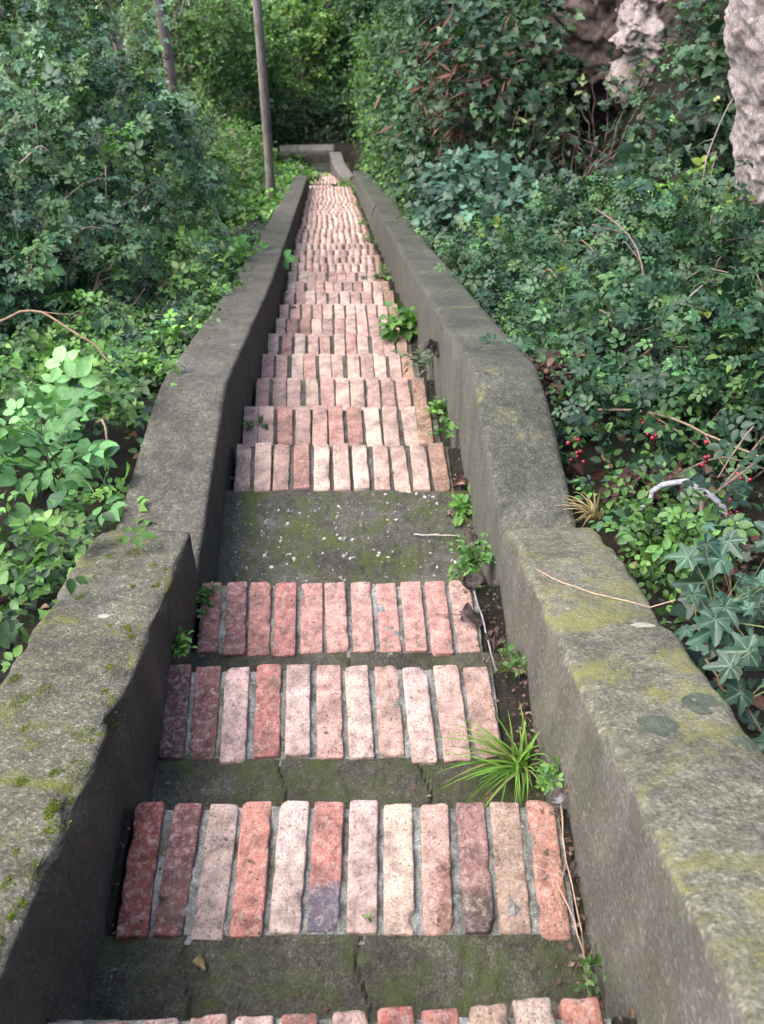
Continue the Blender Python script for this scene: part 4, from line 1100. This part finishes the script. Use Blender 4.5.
shrub('hedge_shrub', 'dark overhanging shrub at the top of the bank, left of the rock faces', 'bush', [(1.2, 11.4, -3.5, .95, 1.3, .75), (.55, 13.8, -4.3, .8, 1.0, .6)], 1300, 'ovate', .09, DARK + IVY, .3, 5, M['leaf'], hollow=.45, stems=12, floor=True, stem_tint=(.13, .07, .05))
shrub('hanging_creeper', 'rusty dry creeper hanging in front of the ivy curtain', 'creeper', [(.85, 9.0, -3.35, .5, .4, .55)], 70, 'needle', .20, [(.09, .045, .03), (.12, .06, .04), (.07, .035, .028)], .35, 4, M['dry'], droop=1.3, outward=.2, stems=8, stem_tint=(.12, .06, .045), up=.2)

# ------------------------------------------------------------------ trees
def trunk_mesh(geo, base, top, r0, r1, bend=.1, sides=14, n=26, tint=(1, 1, 1)):
    t = np.linspace(0, 1, n)
    b = np.array(base, float); e = np.array(top, float)
    P = b + (e - b) * t[:, None]
    ph = random.uniform(0, 6)
    P[:, 0] += bend * np.sin(t * 3.1 + ph) * t * (1 - t) * 2; P[:, 1] += bend * np.cos(t * 2.3 + ph) * t * (1 - t) * 2
    r = r0 + (r1 - r0) * t; r = r * (1 + .35 * np.exp(-t * 22)) * (1 + .05 * np.sin(t * 23 + ph))
    tube(geo, P, r, None, sides, tint)
    return P
def tree(name, label, x, y, h, r0, r1, crown, kind, size, pal, n, length, nleaf, bark, lean=(0, 0), limbs=6, mat='soft_leaf', outward=.9, hollow=.35, droop=.3, up=.8):
    z = gz(x, y) - .1
    root = thing(name, (x, y, z), label, 'tree')
    g = Geo()
    top = (x + lean[0], y + lean[1], z + h)
    P = trunk_mesh(g, (x, y, z), top, r0, r1, .12 * r0 / .1)
    for _ in range(limbs):
        b = crown[random.randrange(len(crown))]
        k_ = int(len(P) * random.uniform(.45, .95)); k_ = min(k_, len(P) - 1)
        e = np.array(b[:3]) + rng.normal(0, .4, 3) * np.array(b[3:6])
        s = P[k_]; mid = (s + e) / 2 + [0, 0, .12 * np.linalg.norm(e - s)]
        tt = np.linspace(0, 1, 8)[:, None]
        tube(g, (1 - tt) ** 2 * s + 2 * tt * (1 - tt) * mid + tt * tt * e, r1 * .55, r1 * .15, 6)
    g.build('trunk', M[bark], root, True, origin=(x, y, z))
    if n:
        g = Geo()
        Q, d = blob_points(crown, n, hollow)
        inside = (Q[:, 0] > xl(Q[:, 1]) - .2) & (Q[:, 0] < xr(Q[:, 1]) + .2) & (Q[:, 1] < 25.8) & (Q[:, 2] < nl(Q[:, 1]) + 2.4)
        Q, d = Q[~inside], d[~inside]
        D = d * outward + [0, 0, .3] + .4 * rng.standard_normal(Q.shape)
        sprigs(g, None, Q, D, length * np.exp(rng.normal(0, .25, len(Q))), nleaf, kind, size, pal, droop, up)
        g.build('crown', M[mat], root, True, origin=(x, y, z))
    return root
# the bare straight trunk beside the left wall
tree('pole_tree', 'slim straight bare grey trunk rising beside the long left wall', -1.76, 14.3, 7.4, .072, .056, [(-1.9, 14.5, -.4, 1.5, 1.5, .8)], 'narrow', .16, PINE, 420, .4, 5, 'bark', lean=(.16, .1), limbs=7)
tree('pine_tree', 'reddish straight trunk standing behind the huge left thicket', -4.15, 19.6, 9, .115, .09, [(-4.3, 19.8, -1.6, 2, 2, 1.0)], 'needle', .25, PINE, 320, .5, 6, 'bark_red', lean=(.1, 0), limbs=7)
tree('pine_tree', 'thin pale leaning trunk just left of the reddish trunk', -4.75, 18.6, 7, .05, .035, [(-4.6, 18.4, -2.4, 1.0, 1.0, .6)], 'needle', .2, OLIVE, 160, .5, 5, 'bark', lean=(-.3, .2), limbs=9)
def bgtree(name, label, blobs, n, pal, kind, size, length, nleaf, r0=.12, bark='bark', **kw):
    b = blobs[0]
    top = max(q_[2] + q_[5] * .3 for q_ in blobs)
    tree(name, label, b[0], b[1], top - gz(b[0], b[1]), r0, r0 * .5, blobs, kind, size, pal, n, length, nleaf, bark, **kw)
bgtree('conifer', 'bright green bushy conifer straight behind the cross wall', [(-2.3, 29.5, -10.6, 1.2, 1.2, 1.1), (-2.0, 30.2, -9.4, 1.3, 1.2, 1.0)], 2300, PINE + FRESH[1:2] + YEL[:1], 'ovate', .12, .30, 6, hollow=.6)
bgtree('conifer', 'dark conifer left of the stair foot, behind the pole trunk', [(-4.0, 27.2, -10.6, 1.1, 1.2, 1.6), (-3.8, 27.2, -9.2, 1.1, 1.2, 1.1)], 2000, PINE[:2] + MID, 'ovate', .12, .32, 6, hollow=.6)
bgtree('conifer', 'light green conifer between the reddish trunk and the pole trunk', [(-4.9, 24.6, -9.4, 1.2, 1.2, 1.4), (-4.7, 25, -8.0, 1.3, 1.2, 1.0)], 2000, MID + PINE + OLIVE, 'ovate', .11, .3, 6, hollow=.6)
bgtree('evergreen_tree', 'very dark evergreen filling the hollow right of the bright conifer', [(-.6, 29.8, -11.3, 1.2, 1.0, 1.2), (.3, 29.2, -9.6, 1.5, 1.2, 1.5)], 1500, DARK, 'broad', .15, .4, 5)
bgtree('evergreen_tree', 'dull bluish evergreen farthest back, above the bright conifer', [(-2.4, 36, -10.6, 3., 1.5, 1.8), (.8, 36, -10.3, 3., 1.5, 2.0)], 1900, DARK + PINE, 'broad', .22, .55, 5, .2)
bgtree('evergreen_tree', 'hazy grey-green tree far back between the thin trunks on the left', [(-7.5, 35, -10.2, 2.6, 1.6, 2.2), (-4.8, 36, -10.0, 2.2, 1.5, 2.2)], 1900, [(.22, .26, .18), (.26, .30, .21), (.18, .23, .15)], 'broad', .22, .55, 5, .2)  # distance haze painted into the crown as paler grey-green tints
bgtree('evergreen_tree', 'dark tree at the top left picture corner behind the huge thicket', [(-8.6, 21.5, -6.8, 2.2, 1.4, 2.0), (-10, 20, -6.2, 2.0, 1.4, 2.4)], 1300, MID[:3] + DARK, 'broad', .2, .5, 5, .2)
bgtree('olive_tree', 'grey-green bushy tree between the top left corner and the thin trunks', [(-5.6, 16.6, -6.7, .95, 1.0, .85), (-6.4, 16.0, -6.2, 1.0, 1.0, .9)], 1200, OLIVE + MID, 'ovate', .11, .3, 6, .08)
shrub('shrub', 'pale olive shrub with white flecks behind the right flank of the huge left thicket', 'bush', [(-3.2, 14.6, -6.9, .9, 1.0, .9), (-2.5, 16.4, -8.0, .6, .9, .6)], 1200, 'ovate', .085, OLIVE + MID + FRESH[:2], .24, 5, M['soft_leaf'], stems=12)
shrub('shrub', 'green shrub between the huge left thicket and the pole trunk', 'bush', [(-2.95, 11.6, -5.75, .75, 1.1, .8), (-2.2, 12.0, -6.35, .5, 1.2, .45)], 1100, 'bramble_far', .11, MID + FRESH[:2] + OLIVE[:1], .26, 5, M['soft_leaf'], stems=12)
shrub('shrub', 'bushy light-green growth right behind the pole trunk', 'bush', [(-2.9, 18.5, -8.7, .6, 1.0, .6), (-3.3, 20.8, -9.8, .6, 1.2, .7)], 900, 'broad', .10, MID + FRESH[:2], .26, 5, M['soft_leaf'], stems=8)
bgtree('evergreen_tree', 'dark evergreen on the slope above the rounded shrub at the wall end', [(1.7, 24.5, -8.2, 1.4, 1.4, 1.8), (1.3, 21, -6.2, 1.2, 1.4, 1.0)], 1500, DARK + IVY, 'broad', .14, .4, 5)
bgtree('evergreen_tree', 'dark tree crown hanging over the bank at the top middle of the picture', [(1.9, 16.2, -4.6, 1.2, 1.4, 1.2), (1.2, 17.2, -5.2, .9, 1.2, .9)], 1500, DARK + MID, 'broad', .11, .35, 5)

shrub('shrub', 'low dark shrub in the shade right behind the cross wall', 'bush', [(-1.7, 27.4, -11.7, 1.3, .8, .75), (-.3, 27.6, -11.2, 1.0, .8, 1.0), (-3.1, 27.2, -11.5, .8, .8, .9)], 1500, 'ovate', .11, DARK + MID[2:3], .28, 5, M['soft_leaf'], stems=10)
shrub('weed_patch', 'patch of small-leaved green weeds just outside the rounded end of the near right wall', 'plant', [(.80, 1.95, -1.98, .14, .22, .08), (.76, 1.65, -1.84, .10, .16, .07)], 150, 'ovate', .030, MID + FRESH[:1], .11, 6, M['soft_leaf'], hollow=.1, stems=0)

shrub('dead_thicket', 'pale leafless twiggy growth around the foot of the reddish trunk', 'bush', [(-3.7, 16.8, -7.3, .9, .8, .9)], 60, 'ovate', .08, OLIVE, .2, 3, M['soft_leaf'], hollow=.3, stems=90, stem_tint=(.26, .22, .21))

# moss cushions on the near left wall
g = Geo()
for _ in range(60):
    y = random.uniform(.2, 1.84); x = float(xl(y)) - random.choice([random.uniform(.01, .06), random.uniform(.03, .24)])
    R = .004 + .016 * random.random() ** 2; n = int(30 + R * 9000)
    a = rng.random(n) * 6.28; rr = R * np.sqrt(rng.random(n)) * 1.2
    P = np.stack([x + np.cos(a) * rr, y + np.sin(a) * rr * 1.4, np.full(n, wl_top(y)) - .45 * np.sin(a) * rr * 1.4 - .001], 1)
    for p in P: p[2] = on_wall(w_nl, p[0], p[1], p[2]) - .0008
    nr = rng.standard_normal((n, 3)); ax = np.stack([rng.normal(0, .7, n), rng.normal(0, .7, n), np.ones(n)], 1)
    put_leaves(g, 'simple', P, ax, nr, np.full(n, .0042), tints(n, [(.15, .20, .02), (.20, .25, .03), (.11, .15, .02)], .2))
mo = g.build('moss', M['soft_leaf'], w_nl, origin=onl); mo['kind'] = 'stuff'

# ------------------------------------------------------------------ light, sky, camera
w = bpy.data.worlds.new('World'); SC.world = w; w.use_nodes = True
WN = w.node_tree.nodes; WL = w.node_tree.links
sky = WN.new('ShaderNodeTexSky'); sky.sky_type = 'NISHITA'; sky.sun_disc = False
SUN_EL, SUN_AZ = 58, -102       # azimuth from +Y towards +X
sky.sun_elevation = math.radians(SUN_EL); sky.sun_rotation = math.radians(SUN_AZ)
sky.air_density = 1.0; sky.dust_density = 4.0; sky.ozone_density = 1.0
WL.new(sky.outputs[0], WN['Background'].inputs[0]); WN['Background'].inputs[1].default_value = .15
sl = bpy.data.lights.new('overcast_sun', 'SUN'); sl.energy = 1.45; sl.angle = math.radians(55); sl.color = (1, .98, .96)
so = bpy.data.objects.new('overcast_sun', sl); COL.objects.link(so)
el, az = math.radians(SUN_EL), math.radians(SUN_AZ)
dirv = Vector((math.sin(az) * math.cos(el), math.cos(az) * math.cos(el), math.sin(el)))
so.rotation_euler = dirv.to_track_quat('Z', 'Y').to_euler(); so.location = dirv * 30

cd = bpy.data.cameras.new('camera'); cam = bpy.data.objects.new('camera', cd); COL.objects.link(cam)
cd.sensor_fit = 'VERTICAL'; cd.sensor_height = 24; cd.lens = 24 * 965 / 1024
cd.clip_start = .05; cd.clip_end = 600
cam.location = (0, 0, 0); cam.rotation_euler = (math.radians(45), 0, 0)
cd.dof.use_dof = True; cd.dof.focus_distance = 2.3; cd.dof.aperture_fstop = cd.lens / 1000 / .0048
SC.camera = cam
SC.view_settings.view_transform = 'Standard'; SC.view_settings.look = 'None'
SC.view_settings.exposure = 1.62; SC.view_settings.gamma = 1
SC.render.engine = 'CYCLES'
SC.cycles.use_denoising = True
SC.cycles.max_bounces = 5; SC.cycles.diffuse_bounces = 3; SC.cycles.glossy_bounces = 2; SC.cycles.transmission_bounces = 3
SC.cycles.caustics_reflective = False; SC.cycles.caustics_refractive = False
